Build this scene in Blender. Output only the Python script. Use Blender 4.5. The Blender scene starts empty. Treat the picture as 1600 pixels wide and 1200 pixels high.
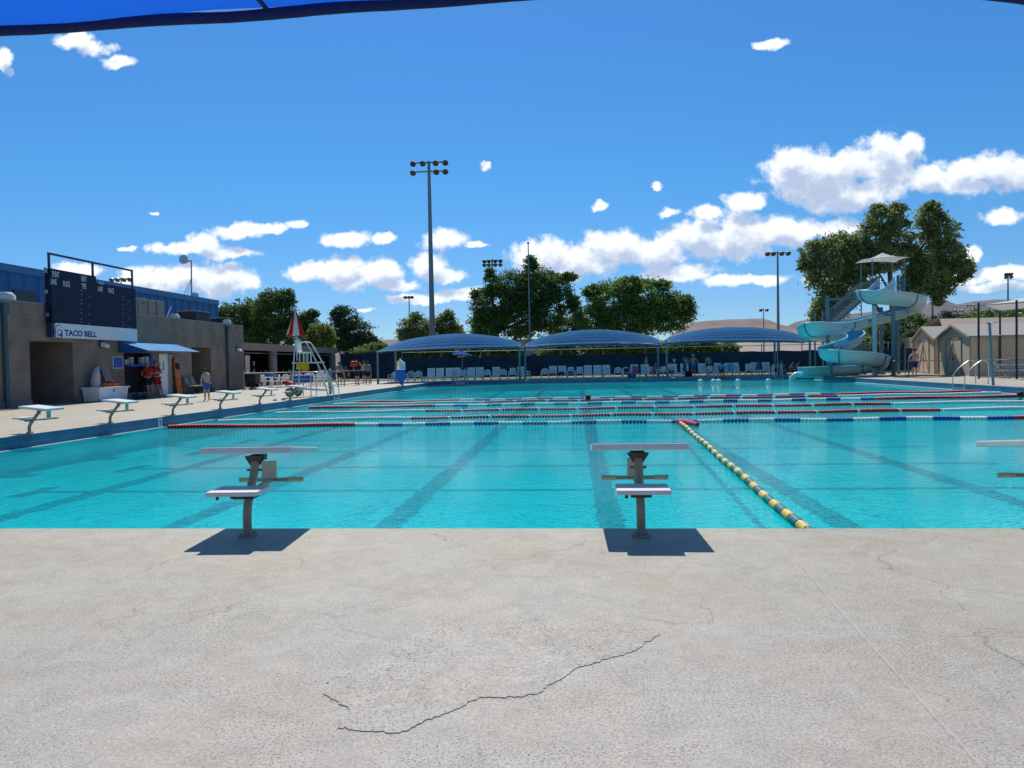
import bpy, bmesh, math, random
import numpy as np
from mathutils import Vector, Matrix, noise

random.seed(7)
R = math.radians
scene = bpy.context.scene
COL = scene.collection

# ------------------------------------------------------------------ camera
FPX = 1200.0
CAM = Vector((0, 0, 1.3))
_yaw, _pit, _rol = math.atan(100 / FPX), R(-1.53), 0.018
_fw = Vector((-math.sin(_yaw) * math.cos(_pit), math.cos(_yaw) * math.cos(_pit), math.sin(_pit)))
_r = Vector((math.cos(_yaw), math.sin(_yaw), 0))
_u = _r.cross(_fw)
_R = _r * math.cos(_rol) - _u * math.sin(_rol)
_U = _u * math.cos(_rol) + _r * math.sin(_rol)
cam_d = bpy.data.cameras.new('camera')
cam = bpy.data.objects.new('camera', cam_d)
COL.objects.link(cam)
m = Matrix((_R, _U, -_fw)).transposed().to_4x4()
m.translation = CAM
cam.matrix_world = m
cam_d.sensor_width = 36
cam_d.lens = FPX / 1600 * 36
cam_d.clip_end = 20000
scene.camera = cam


def ray(px, py):
    return _fw + _R * ((px - 800) / FPX) + _U * ((600 - py) / FPX)


def onz(px, py, z=0.0):      # photograph position -> place on a level
    d = ray(px, py)
    return CAM + d * ((z - CAM.z) / d.z)


def aty(px, py, Y):          # ... on the upright plane at distance Y
    d = ray(px, py)
    return CAM + d * (Y / d.y)


def atx(px, py, X):          # ... on the upright plane at X
    d = ray(px, py)
    return CAM + d * (X / d.x)


# ------------------------------------------------------------------ light
SUN_DIR = Vector((-0.09, 0.44, 0.63)).normalized()
SUN_EL = math.asin(SUN_DIR.z)
SUN_AZ = math.atan2(SUN_DIR.x, SUN_DIR.y)      # from +Y towards +X
sd = bpy.data.lights.new('sun', 'SUN')
sd.energy = 4.4
sd.angle = R(0.53)
sd.color = (1.0, 0.955, 0.90)
sun = bpy.data.objects.new('sun', sd)
sun.rotation_euler = SUN_DIR.to_track_quat('Z', 'Y').to_euler()
COL.objects.link(sun)
scene.view_settings.view_transform = 'Standard'
scene.view_settings.look = 'None'
scene.view_settings.gamma = 1
scene.view_settings.exposure = 0.09
scene.cycles.max_bounces = 6
scene.cycles.transparent_max_bounces = 12
scene.cycles.caustics_reflective = False
scene.cycles.caustics_refractive = False
scene.cycles.use_denoising = True

# clouds: (photo x, y, half width, half height)
CLOUDS = [(118, 64, 34, 12), (148, 76, 30, 13), (186, 98, 22, 9), (8, 95, 13, 20), (1200, 70, 24, 7), (760, 260, 9, 7),
          (237, 335, 10, 3), (370, 362, 42, 13), (410, 356, 42, 8), (466, 349, 17, 8), (315, 378, 28, 11),
          (290, 390, 66, 10), (360, 396, 50, 8), (198, 388, 14, 4), (120, 420, 48, 12), (250, 440, 80, 22),
          (300, 430, 48, 20), (350, 438, 56, 22), (545, 374, 42, 12), (600, 373, 22, 8), (500, 425, 54, 15),
          (540, 415, 36, 16), (575, 428, 60, 22), (620, 446, 34, 10), (690, 374, 36, 14), (742, 380, 22, 5),
          (668, 412, 34, 18), (695, 430, 32, 12), (650, 467, 54, 8), (712, 460, 44, 10), (850, 400, 52, 26),
          (828, 386, 18, 14), (905, 410, 52, 22), (880, 425, 42, 16), (965, 388, 62, 26), (1030, 392, 58, 22),
          (1100, 372, 48, 30), (1150, 372, 56, 34), (1215, 362, 62, 24), (1300, 358, 50, 15), (1060, 428, 66, 14),
          (1150, 437, 70, 8), (1240, 262, 42, 30), (1280, 280, 78, 38), (1330, 258, 48, 26), (1390, 248, 50, 34),
          (1330, 302, 86, 24), (1420, 225, 18, 16), (1450, 280, 40, 20), (1520, 268, 50, 22), (1580, 270, 52, 26),
          (1490, 288, 60, 15), (1165, 315, 36, 14), (1105, 332, 24, 10), (1048, 332, 16, 8), (1568, 338, 36, 12),
          (1518, 400, 14, 14), (1570, 428, 54, 12), (1500, 434, 40, 12), (1550, 450, 60, 6), (940, 325, 13, 7), (1025, 290, 6, 6),
          (567, 485, 15, 3), (1310, 440, 50, 10)]


def make_world():
    w = bpy.data.worlds.new('World')
    scene.world = w
    w.use_nodes = True
    nt = w.node_tree
    nt.nodes.clear()
    N, L = nt.nodes.new, nt.links.new
    out = N('ShaderNodeOutputWorld')
    bg = N('ShaderNodeBackground')
    bg.inputs['Strength'].default_value = 0.1
    L(bg.outputs[0], out.inputs[0])
    sky = N('ShaderNodeTexSky')
    sky.sky_type = 'NISHITA'
    sky.sun_disc = False
    sky.sun_elevation = SUN_EL
    sky.sun_rotation = SUN_AZ
    sky.altitude = 1200
    sky.air_density = 1.0
    sky.dust_density = 0.25
    sky.ozone_density = 3.0
    hsv = N('ShaderNodeHueSaturation')
    hsv.inputs['Saturation'].default_value = SKY_SAT
    hsv.inputs['Value'].default_value = SKY_VAL
    L(sky.outputs[0], hsv.inputs['Color'])

    # node group: cloud amount at a point of the upright plane one metre ahead
    g = bpy.data.node_groups.new('cloud_amount', 'ShaderNodeTree')
    g.interface.new_socket('P', in_out='INPUT', socket_type='NodeSocketVector')
    g.interface.new_socket('D', in_out='OUTPUT', socket_type='NodeSocketFloat')
    gN, gL = g.nodes.new, g.links.new
    gi, go = gN('NodeGroupInput'), gN('NodeGroupOutput')
    nz = gN('ShaderNodeTexNoise')
    nz.inputs['Scale'].default_value = 26
    nz.inputs['Detail'].default_value = 9
    nz.inputs['Roughness'].default_value = 0.6
    gL(gi.outputs[0], nz.inputs['Vector'])
    # wobble the coordinates a little
    sub = gN('ShaderNodeVectorMath'); sub.operation = 'SUBTRACT'
    sub.inputs[1].default_value = (0.5, 0.5, 0.5)
    gL(nz.outputs['Color'], sub.inputs[0])
    mad = gN('ShaderNodeVectorMath'); mad.operation = 'MULTIPLY_ADD'
    mad.inputs[1].default_value = (0.035, 0.022, 0)
    gL(sub.outputs[0], mad.inputs[0])
    gL(gi.outputs[0], mad.inputs[2])
    last = None
    for (cx, cy, rx, ry) in CLOUDS:
        d = ray(cx, cy)
        u, v = d.x / d.y, d.z / d.y
        sx, sy = FPX / (rx * 1.22), FPX / (ry * 1.25)
        a = gN('ShaderNodeVectorMath'); a.operation = 'MULTIPLY_ADD'
        a.inputs[1].default_value = (sx, sy, 0)
        a.inputs[2].default_value = (-u * sx, -v * sy, 0)
        gL(mad.outputs[0], a.inputs[0])
        b = gN('ShaderNodeVectorMath'); b.operation = 'LENGTH'
        gL(a.outputs[0], b.inputs[0])
        if last is None:
            last = b.outputs['Value']
        else:
            c = gN('ShaderNodeMath'); c.operation = 'SMOOTH_MIN'
            c.inputs[2].default_value = 0.10
            gL(last, c.inputs[0]); gL(b.outputs['Value'], c.inputs[1])
            last = c.outputs[0]
    n2 = gN('ShaderNodeTexNoise')
    n2.inputs['Scale'].default_value = 34
    n2.inputs['Detail'].default_value = 11
    n2.inputs['Roughness'].default_value = 0.6
    gL(gi.outputs[0], n2.inputs['Vector'])
    e = gN('ShaderNodeMath'); e.operation = 'MULTIPLY_ADD'   # noise*k - dist
    e.inputs[1].default_value = 1.9
    gL(n2.outputs['Fac'], e.inputs[0])
    e2 = gN('ShaderNodeMath'); e2.operation = 'MULTIPLY'; e2.inputs[1].default_value = -1
    gL(last, e2.inputs[0]); gL(e2.outputs[0], e.inputs[2])
    f = gN('ShaderNodeMath'); f.operation = 'ADD'; f.inputs[1].default_value = 0.1
    gL(e.outputs[0], f.inputs[0])
    gL(f.outputs[0], go.inputs[0])

    tc = N('ShaderNodeTexCoord')
    sep = N('ShaderNodeSeparateXYZ'); L(tc.outputs['Generated'], sep.inputs[0])
    ym = N('ShaderNodeMath'); ym.operation = 'MAXIMUM'; ym.inputs[1].default_value = 0.05
    L(sep.outputs['Y'], ym.inputs[0])
    du = N('ShaderNodeMath'); du.operation = 'DIVIDE'; L(sep.outputs['X'], du.inputs[0]); L(ym.outputs[0], du.inputs[1])
    dv = N('ShaderNodeMath'); dv.operation = 'DIVIDE'; L(sep.outputs['Z'], dv.inputs[0]); L(ym.outputs[0], dv.inputs[1])
    cmb = N('ShaderNodeCombineXYZ'); L(du.outputs[0], cmb.inputs[0]); L(dv.outputs[0], cmb.inputs[1])
    g1 = N('ShaderNodeGroup'); g1.node_tree = g; L(cmb.outputs[0], g1.inputs[0])
    up = N('ShaderNodeVectorMath'); up.operation = 'ADD'; up.inputs[1].default_value = (-0.003, 0.020, 0)
    L(cmb.outputs[0], up.inputs[0])
    g2 = N('ShaderNodeGroup'); g2.node_tree = g; L(up.outputs[0], g2.inputs[0])
    mr = N('ShaderNodeMapRange'); mr.interpolation_type = 'SMOOTHSTEP'
    mr.inputs['From Min'].default_value = 0.0; mr.inputs['From Max'].default_value = 0.5
    L(g1.outputs[0], mr.inputs['Value'])
    front = N('ShaderNodeMath'); front.operation = 'GREATER_THAN'; front.inputs[1].default_value = 0.05
    L(sep.outputs['Y'], front.inputs[0])
    msk = N('ShaderNodeMath'); msk.operation = 'MULTIPLY'
    L(mr.outputs[0], msk.inputs[0]); L(front.outputs[0], msk.inputs[1])
    sh = N('ShaderNodeMapRange'); sh.interpolation_type = 'SMOOTHSTEP'
    sh.inputs['From Min'].default_value = 0.1; sh.inputs['From Max'].default_value = 0.85
    L(g2.outputs[0], sh.inputs['Value'])
    cr = N('ShaderNodeMix'); cr.data_type = 'RGBA'
    cr.inputs['A'].default_value = (9.4, 9.9, 10.4, 1)
    cr.inputs['B'].default_value = (4.6, 5.6, 7.6, 1)
    L(sh.outputs[0], cr.inputs['Factor'])
    mx = N('ShaderNodeMix'); mx.data_type = 'RGBA'
    L(msk.outputs[0], mx.inputs['Factor'])
    L(hsv.outputs[0], mx.inputs['A'])
    L(cr.outputs['Result'], mx.inputs['B'])
    L(mx.outputs['Result'], bg.inputs['Color'])
    # sky tint by height: bluer low down, zenith warmed to redden the shade below
    rp = N('ShaderNodeValToRGB'); rp.color_ramp.interpolation = 'LINEAR'
    L(sep.outputs['Z'], rp.inputs[0])
    el = rp.color_ramp.elements
    el[0].position = 0.0; el[0].color = (.50 / 1.3, .66 / 1.3, .90 / 1.3, 1)
    el[1].position = 1.0; el[1].color = (1.22 / 1.3, 1.02 / 1.3, .88 / 1.3, 1)
    for p_, c_ in ((.075, (.52, .715, .94)), (.22, (.54, .93, 1.08)), (.40, (.64, 1.02, 1.22)), (.6, (1.0, 1.02, 1.02))):
        e_ = el.new(p_); e_.color = (*[q / 1.3 for q in c_], 1)
    mm = N('ShaderNodeVectorMath'); mm.operation = 'MULTIPLY'
    L(hsv.outputs[0], mm.inputs[0]); L(rp.outputs[0], mm.inputs[1])
    ms_ = N('ShaderNodeVectorMath'); ms_.operation = 'SCALE'; ms_.inputs['Scale'].default_value = 1.31
    L(mm.outputs[0], ms_.inputs[0]); L(ms_.outputs[0], mx.inputs['A'])


SKY_SAT, SKY_VAL = 1.2, 1.0
make_world()

# ------------------------------------------------------------------ materials
MATS = {}


def mat(name, col, rough=0.6, metal=0.0, var=0.12, scale=3.0, bump=0.0, bscale=40.0, spec=0.4, trans=0.0, col2=None, stretch=(1, 1, 1)):
    if name in MATS:
        return MATS[name]
    mt = bpy.data.materials.new(name)
    mt.use_nodes = True
    nt = mt.node_tree
    N, L = nt.nodes.new, nt.links.new
    p = nt.nodes['Principled BSDF']
    p.inputs['Roughness'].default_value = rough
    p.inputs['Metallic'].default_value = metal
    p.inputs['Specular IOR Level'].default_value = spec
    tc = N('ShaderNodeTexCoord')
    mp = N('ShaderNodeMapping'); mp.inputs['Scale'].default_value = stretch
    L(tc.outputs['Object'], mp.inputs['Vector'])
    nz = N('ShaderNodeTexNoise')
    nz.inputs['Scale'].default_value = scale
    nz.inputs['Detail'].default_value = 6
    nz.inputs['Roughness'].default_value = 0.65
    L(mp.outputs[0], nz.inputs['Vector'])
    mr = N('ShaderNodeMapRange')
    mr.inputs['From Min'].default_value = 0.3; mr.inputs['From Max'].default_value = 0.7
    L(nz.outputs['Fac'], mr.inputs['Value'])
    mx = N('ShaderNodeMix'); mx.data_type = 'RGBA'
    a = [c * (1 - var) for c in col[:3]] if col2 is None else list(col)
    b = [min(1, c * (1 + var)) for c in col[:3]] if col2 is None else list(col2)
    mx.inputs['A'].default_value = (*a, 1); mx.inputs['B'].default_value = (*b, 1)
    L(mr.outputs[0], mx.inputs['Factor'])
    L(mx.outputs['Result'], p.inputs['Base Color'])
    if bump:
        nb = N('ShaderNodeTexNoise')
        nb.inputs['Scale'].default_value = bscale; nb.inputs['Detail'].default_value = 4
        L(mp.outputs[0], nb.inputs['Vector'])
        bp = N('ShaderNodeBump'); bp.inputs['Strength'].default_value = 0.6
        bp.inputs['Distance'].default_value = bump
        L(nb.outputs['Fac'], bp.inputs['Height'])
        L(bp.outputs[0], p.inputs['Normal'])
    if trans:
        tr = N('ShaderNodeBsdfTranslucent')
        L(mx.outputs['Result'], tr.inputs['Color'])
        ms = N('ShaderNodeMixShader'); ms.inputs[0].default_value = trans
        L(p.outputs[0], ms.inputs[1]); L(tr.outputs[0], ms.inputs[2])
        L(ms.outputs[0], nt.nodes['Material Output'].inputs['Surface'])
    MATS[name] = mt
    return mt


def block_mat(name, col, mortar, bw, bh, axis='YZ', rough=0.9, var=0.25, msize=0.012, bump=0.004, bright=0.5):
    if name in MATS:
        return MATS[name]
    mt = bpy.data.materials.new(name); mt.use_nodes = True
    nt = mt.node_tree; N, L = nt.nodes.new, nt.links.new
    p = nt.nodes['Principled BSDF']; p.inputs['Roughness'].default_value = rough
    tc = N('ShaderNodeTexCoord')
    sp = N('ShaderNodeSeparateXYZ'); L(tc.outputs['Object'], sp.inputs[0])
    cb = N('ShaderNodeCombineXYZ')
    ad = N('ShaderNodeMath'); ad.operation = 'ADD'
    L(sp.outputs['X'], ad.inputs[0]); L(sp.outputs['Y'], ad.inputs[1])
    L(ad.outputs[0], cb.inputs[0]); L(sp.outputs['Z'], cb.inputs[1])
    br = N('ShaderNodeTexBrick')
    br.inputs['Scale'].default_value = 1
    br.inputs['Brick Width'].default_value = bw
    br.inputs['Row Height'].default_value = bh
    br.inputs['Mortar Size'].default_value = msize
    br.inputs['Color1'].default_value = (*[c * (1 - var) for c in col], 1)
    br.inputs['Color2'].default_value = (*[c * (1 + var) for c in col], 1)
    br.inputs['Mortar'].default_value = (*mortar, 1)
    L(cb.outputs[0], br.inputs['Vector'])
    nz = N('ShaderNodeTexNoise'); nz.inputs['Scale'].default_value = 1.2; nz.inputs['Detail'].default_value = 7
    L(tc.outputs['Object'], nz.inputs['Vector'])
    mr = N('ShaderNodeMapRange'); mr.inputs['From Min'].default_value = .3; mr.inputs['From Max'].default_value = .7
    mr.inputs['To Min'].default_value = .78; mr.inputs['To Max'].default_value = 1.2
    L(nz.outputs['Fac'], mr.inputs['Value'])
    mu = N('ShaderNodeVectorMath'); mu.operation = 'SCALE'
    L(br.outputs['Color'], mu.inputs[0]); L(mr.outputs[0], mu.inputs['Scale'])
    L(mu.outputs[0], p.inputs['Base Color'])
    nb = N('ShaderNodeTexNoise'); nb.inputs['Scale'].default_value = 60; nb.inputs['Detail'].default_value = 3
    L(tc.outputs['Object'], nb.inputs['Vector'])
    sm = N('ShaderNodeMath'); sm.operation = 'SUBTRACT'
    L(nb.outputs['Fac'], sm.inputs[0]); L(br.outputs['Fac'], sm.inputs[1])
    bp = N('ShaderNodeBump'); bp.inputs['Distance'].default_value = bump; bp.inputs['Strength'].default_value = .7
    L(sm.outputs[0], bp.inputs['Height']); L(bp.outputs[0], p.inputs['Normal'])
    MATS[name] = mt
    return mt


def concrete_mat(name, base=(0.47, 0.45, 0.42), k=1.0):
    mt = bpy.data.materials.new(name); mt.use_nodes = True
    nt = mt.node_tree; N, L = nt.nodes.new, nt.links.new
    p = nt.nodes['Principled BSDF']; p.inputs['Roughness'].default_value = 0.62
    p.inputs['Specular IOR Level'].default_value = 0.35
    tc = N('ShaderNodeTexCoord')

    def nz(sc, det, rg, dist=0.0):
        n = N('ShaderNodeTexNoise'); n.inputs['Scale'].default_value = sc; n.inputs['Detail'].default_value = det
        n.inputs['Roughness'].default_value = rg; n.inputs['Distortion'].default_value = dist
        L(tc.outputs['Object'], n.inputs['Vector'])
        return n.outputs['Fac']

    def rng(s, a, b, c, d):
        r = N('ShaderNodeMapRange')
        for i, v in zip(('From Min', 'From Max', 'To Min', 'To Max'), (a, b, c, d)):
            r.inputs[i].default_value = v
        L(s, r.inputs['Value'])
        return r.outputs[0]

    def mul(a, b):
        q = N('ShaderNodeMath'); q.operation = 'MULTIPLY'; L(a, q.inputs[0]); L(b, q.inputs[1])
        return q.outputs[0]
    big = rng(nz(0.45, 5, .6, .4), .35, .65, 0.95, 1.04)
    mid = rng(nz(5.5, 9, .78, .8), .35, .65, 1 - .13 * k, 1 + .13 * k)
    fin = rng(nz(70, 8, .9), .36, .64, 1 - .44 * k, 1 + .34 * k)
    # worn, pitted zones
    zone = rng(nz(0.9, 6, .75, .8), .42, .58, 0.2, 1.0)
    pit = nz(105, 4, .7)
    pitm = rng(pit, .36, .43, 0.0, 1.0)
    inv = N('ShaderNodeMath'); inv.operation = 'SUBTRACT'; inv.inputs[0].default_value = 1; L(pitm, inv.inputs[1])
    pz = mul(inv.outputs[0], zone)
    pk = N('ShaderNodeMath'); pk.operation = 'MULTIPLY_ADD'; pk.inputs[1].default_value = -0.8 * k; pk.inputs[2].default_value = 1
    L(pz, pk.inputs[0])
    # hairline cracks
    vo = N('ShaderNodeTexVoronoi'); vo.feature = 'DISTANCE_TO_EDGE'; vo.inputs['Scale'].default_value = 0.9
    wn = N('ShaderNodeTexNoise'); wn.inputs['Scale'].default_value = 2.5; wn.inputs['Detail'].default_value = 6
    L(tc.outputs['Object'], wn.inputs['Vector'])
    wv = N('ShaderNodeVectorMath'); wv.operation = 'MULTIPLY_ADD'; wv.inputs[1].default_value = (.55, .55, 0)
    L(wn.outputs['Color'], wv.inputs[0]); L(tc.outputs['Object'], wv.inputs[2])
    L(wv.outputs[0], vo.inputs['Vector'])
    crk = rng(vo.outputs['Distance'], 0.0, 0.006, 0.0, 1.0)
    czone = rng(nz(0.7, 3, .5), .5, .62, 1.0, 0.0)
    cx = N('ShaderNodeMath'); cx.operation = 'MAXIMUM'; L(crk, cx.inputs[0]); L(czone, cx.inputs[1])
    crc = rng(cx.outputs[0], 0, 1, 1 - .42 * k, 1)
    tot = mul(mul(mul(big, mid), mul(fin, pk.outputs[0])), crc)
    hue = N('ShaderNodeMix'); hue.data_type = 'RGBA'
    hue.inputs['A'].default_value = (*base, 1)
    hue.inputs['B'].default_value = (base[0] * .96, base[1] * .925, base[2] * .87, 1)
    L(rng(nz(1.3, 4, .6), .4, .65, 0, 1), hue.inputs['Factor'])
    sc = N('ShaderNodeVectorMath'); sc.operation = 'SCALE'
    L(hue.outputs['Result'], sc.inputs[0]); L(tot, sc.inputs['Scale'])
    L(sc.outputs[0], p.inputs['Base Color'])
    h1 = mul(pk.outputs[0], crc)
    h2 = N('ShaderNodeMath'); h2.operation = 'MULTIPLY_ADD'; h2.inputs[1].default_value = .6
    L(nz(38, 6, .75), h2.inputs[0]); L(h1, h2.inputs[2])
    bp = N('ShaderNodeBump'); bp.inputs['Strength'].default_value = .55; bp.inputs['Distance'].default_value = 0.006 * k
    L(h2.outputs[0], bp.inputs['Height']); L(bp.outputs[0], p.inputs['Normal'])
    return mt


def water_mat():
    mt = bpy.data.materials.new('pool_water'); mt.use_nodes = True
    nt = mt.node_tree; nt.nodes.clear(); N, L = nt.nodes.new, nt.links.new
    out = N('ShaderNodeOutputMaterial')
    tc = N('ShaderNodeTexCoord')
    mp = N('ShaderNodeMapping'); mp.inputs['Scale'].default_value = (0.75, 1.0, 1)
    mp.inputs['Rotation'].default_value = (0, 0, R(12))
    L(tc.outputs['Object'], mp.inputs['Vector'])
    hs = None
    for sc, amp, det in ((1.1, 0.30, 3), (3.6, 0.26, 4), (10.0, 0.20, 3), (24, .13, 4)):
        n = N('ShaderNodeTexNoise'); n.inputs['Scale'].default_value = sc; n.inputs['Detail'].default_value = det
        n.inputs['Distortion'].default_value = 0.6
        L(mp.outputs[0], n.inputs['Vector'])
        q = N('ShaderNodeMath'); q.operation = 'MULTIPLY_ADD'; q.inputs[1].default_value = amp
        L(n.outputs['Fac'], q.inputs[0])
        if hs is None:
            q.inputs[2].default_value = 0
        else:
            L(hs, q.inputs[2])
        hs = q.outputs[0]
    # calmer and rougher patches of wind
    pn = N('ShaderNodeTexNoise'); pn.inputs['Scale'].default_value = .22; pn.inputs['Detail'].default_value = 3
    L(tc.outputs['Object'], pn.inputs['Vector'])
    pr = N('ShaderNodeMapRange'); pr.inputs['From Min'].default_value = .35; pr.inputs['From Max'].default_value = .65
    pr.inputs['To Min'].default_value = .55; pr.inputs['To Max'].default_value = 1.15
    L(pn.outputs['Fac'], pr.inputs['Value'])
    bp = N('ShaderNodeBump'); bp.inputs['Distance'].default_value = WATER_BUMP
    L(pr.outputs[0], bp.inputs['Strength']); L(hs, bp.inputs['Height'])
    fr = N('ShaderNodeFresnel'); fr.inputs['IOR'].default_value = 1.33; L(bp.outputs[0], fr.inputs['Normal'])
    gl = N('ShaderNodeBsdfGlossy'); gl.inputs['Roughness'].default_value = 0.03
    L(bp.outputs[0], gl.inputs['Normal'])
    tr = N('ShaderNodeBsdfTransparent'); tr.inputs['Color'].default_value = (0.10, 0.97, 1.0, 1)
    rf = N('ShaderNodeBsdfRefraction'); rf.inputs['IOR'].default_value = 1.33; rf.inputs['Roughness'].default_value = 0.02
    rf.inputs['Color'].default_value = (0.10, 0.97, 1.0, 1)
    L(bp.outputs[0], rf.inputs['Normal'])
    df = N('ShaderNodeBsdfDiffuse'); df.inputs['Color'].default_value = (0.0, 0.93, 1.0, 1)
    bd = N('ShaderNodeBump'); bd.inputs['Distance'].default_value = .6; bd.inputs['Strength'].default_value = 1.0
    L(hs, bd.inputs['Height']); L(bd.outputs[0], df.inputs['Normal'])
    m0 = N('ShaderNodeMixShader'); m0.inputs[0].default_value = 0.13
    L(tr.outputs[0], m0.inputs[1]); L(rf.outputs[0], m0.inputs[2])
    m1 = N('ShaderNodeMixShader'); m1.inputs[0].default_value = WATER_DIFF
    L(m0.outputs[0], m1.inputs[1]); L(df.outputs[0], m1.inputs[2])
    fs = N('ShaderNodeMath'); fs.operation = 'POWER'; fs.inputs[1].default_value = 1.1; fs.use_clamp = True; L(fr.outputs[0], fs.inputs[0])
    m2 = N('ShaderNodeMixShader'); L(fs.outputs[0], m2.inputs[0])
    L(m1.outputs[0], m2.inputs[1]); L(gl.outputs[0], m2.inputs[2])
    L(m2.outputs[0], out.inputs['Surface'])
    return mt


WATER_BUMP, WATER_DIFF = 0.068, 0.44

M = dict(
    white_metal=mat('white_paint', (.62, .63, .63), .4, var=.06, scale=6),
    plastic=mat('white_plastic', (.84, .82, .76), .45, var=.10, scale=5),
    platform=mat('platform_white', (.62, .62, .60), .55, var=.08, scale=9, bump=.001, bscale=300),
    pedestal=mat('pedestal_beige', (.31, .25, .175), .5, var=.14, scale=12),
    tan_grip=mat('grip_tan', (.50, .40, .26), .6, var=.1, scale=15),
    plate=mat('plate_beige', (.46, .43, .36), .5, var=.06, scale=15),
    dark_metal=mat('dark_metal', (.035, .035, .04), .5, .3, var=.2),
    steel=mat('stainless', (.62, .63, .64), .28, .9, var=.08),
    galv=mat('galvanised', (.35, .37, .38), .45, .6, var=.12),
    pole=mat('pole_steel', (.22, .26, .29), .5, .4, var=.15),
    teal_pole=mat('teal_paint', (.13, .23, .27), .5, var=.12),
    tile=block_mat('blue_tile', (.018, .125, .25), (.07, .22, .34), .32, .16, var=.10, msize=.006, bump=.001, rough=.3),
    wallblock=block_mat('wall_block', (.245, .19, .15), (.222, .174, .139), .41, .205, var=.05, bump=.006),
    innerblock=block_mat('inner_block', (.17, .13, .10), (.13, .11, .10), .41, .205, var=.12, bump=.006),  # darker copy of the wall block, recess shade put into its colour
    blue_metal=mat('blue_sheet', (.016, .12, .33), .45, var=.12, scale=1.5, stretch=(1, 1, .2)),
    blue_paint=mat('blue_paint', (.02, .12, .50), .5, var=.1),
    board=mat('scoreboard_navy', (.006, .014, .045), .6, var=.3, scale=2, spec=.25),
    purple=mat('frame_navy', (.035, .03, .10), .5, var=.2),
    signwhite=mat('sign_white', (.70, .76, .80), .5, var=.05, scale=2),
    logo=mat('logo_blue', (.02, .04, .30), .5, var=.062),
    lettering=mat('lettering_pale', (.62, .64, .66), .5, var=.1),
    signblue=mat('sign_blue', (.015, .10, .45), .5, var=.1),
    light_strip=mat('canopy_light', (.15, .39, .74), 1, var=.12, scale=2, trans=.65, stretch=(1, 4, 1), spec=0),
    dark_strip=mat('canopy_dark', (.008, .05, .16), 1, var=.2, scale=2, trans=.4, spec=0),
    shade_cloth=mat('shade_cloth', (.01, .115, .62), .8, var=.18, scale=420, trans=.62, stretch=(1, 1.6, 1)),
    hem=mat('hem_navy', (.008, .022, .12), .8, var=.35, scale=30, trans=.1),
    windscreen=mat('windscreen', (.008, .028, .055), .8, var=.4, scale=1.2, trans=.1),
    trunk=mat('bark', (.11, .085, .065), .9, var=.3, scale=6, bump=.02, bscale=12),
    rail=mat('rail_grey', (.28, .29, .30), .45, .5, var=.1),
    roof_grey=mat('roof_grey', (.28, .27, .26), .8, var=.12, scale=4),
    shed=mat('shed_beige', (.58, .46, .33), .8, var=.08, scale=3, stretch=(1, 6, .5)),
    shed_trim=mat('shed_trim', (.36, .29, .21), .8, var=.08),
    shed_roof=mat('shed_roof', (.30, .29, .275), .85, var=.12, scale=8),
    canvas=mat('canvas_white', (.62, .62, .58), .8, var=.08, trans=.25),
    flume=mat('flume_aqua', (.32, .54, .58), .35, var=.3, scale=.9, col2=(.56, .68, .66), stretch=(1, 1, 2.5)),
    flume_rim=mat('flume_rim', (.42, .66, .72), .35, var=.08),
    flange=mat('flange_dark', (.05, .16, .20), .5, var=.2),
    red=mat('red_plastic', (.50, .035, .02), .5, var=.12),
    orange=mat('orange_plastic', (.62, .13, .02), .45, var=.1),
    redcloth=mat('red_cloth', (.50, .02, .015), .85, var=.12, trans=.2),
    whitecloth=mat('white_cloth', (.70, .68, .66), .85, var=.08, trans=.2),
    yellow=mat('yellow_cloth', (.62, .42, .02), .8, var=.15, trans=.3),
    black=mat('black_rubber', (.012, .012, .014), .6, var=.3),
    skin_tan=mat('skin_tan', (.42, .25, .17), .6, var=.06, scale=8),
    skin_light=mat('skin_light', (.55, .36, .26), .6, var=.06, scale=8),
    skin_brown=mat('skin_brown', (.22, .12, .08), .6, var=.06, scale=8),
    hair_dark=mat('hair_dark', (.015, .010, .008), .7, var=.3, scale=30),
    hair_brown=mat('hair_brown', (.06, .035, .02), .7, var=.3, scale=30),
    cooler=mat('cooler_beige', (.30, .23, .20), .6, var=.1),
    ductwhite=mat('duct_white', (.55, .58, .58), .5, var=.08),
    navycloth=mat('navy_cloth', (.015, .025, .10), .85, var=.2),
    bluecloth=mat('blue_cloth', (.02, .16, .55), .8, var=.15, trans=.1),
    palebluecloth=mat('pale_blue_cloth', (.16, .45, .72), .8, var=.12, trans=.1),
    blackcloth=mat('black_cloth', (.012, .012, .016), .85, var=.2),
    greycloth=mat('grey_cloth', (.22, .22, .23), .85, var=.15),
    pinkcloth=mat('pink_cloth', (.55, .12, .16), .85, var=.15),
    greencloth=mat('green_cloth', (.25, .50, .05), .85, var=.15),
    floor_cyan=mat('pool_plaster', (.70, .97, 1.0), .8, var=.09, scale=.35),
    floor_line=mat('lane_tile', (.010, .02, .035), .7, var=.3, scale=9),
    gutter=mat('gutter_white', (.66, .70, .72), .4, var=.06),
    f_red=mat('float_red', (.62, .012, .03), .4, var=.15, scale=20),
    f_white=mat('float_white', (.66, .74, .74), .4, var=.1, scale=20),
    f_blue=mat('float_blue', (.008, .07, .34), .4, var=.15, scale=20),
    f_yellow=mat('float_yellow', (.60, .47, .16), .5, var=.15, scale=20),
    f_teal=mat('float_teal', (.03, .19, .23), .5, var=.2, scale=20),
)
CONC = concrete_mat('pool_concrete', (.41, .378, .30))
PATCH = concrete_mat('patch_concrete', (.455, .435, .38), .55)


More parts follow.
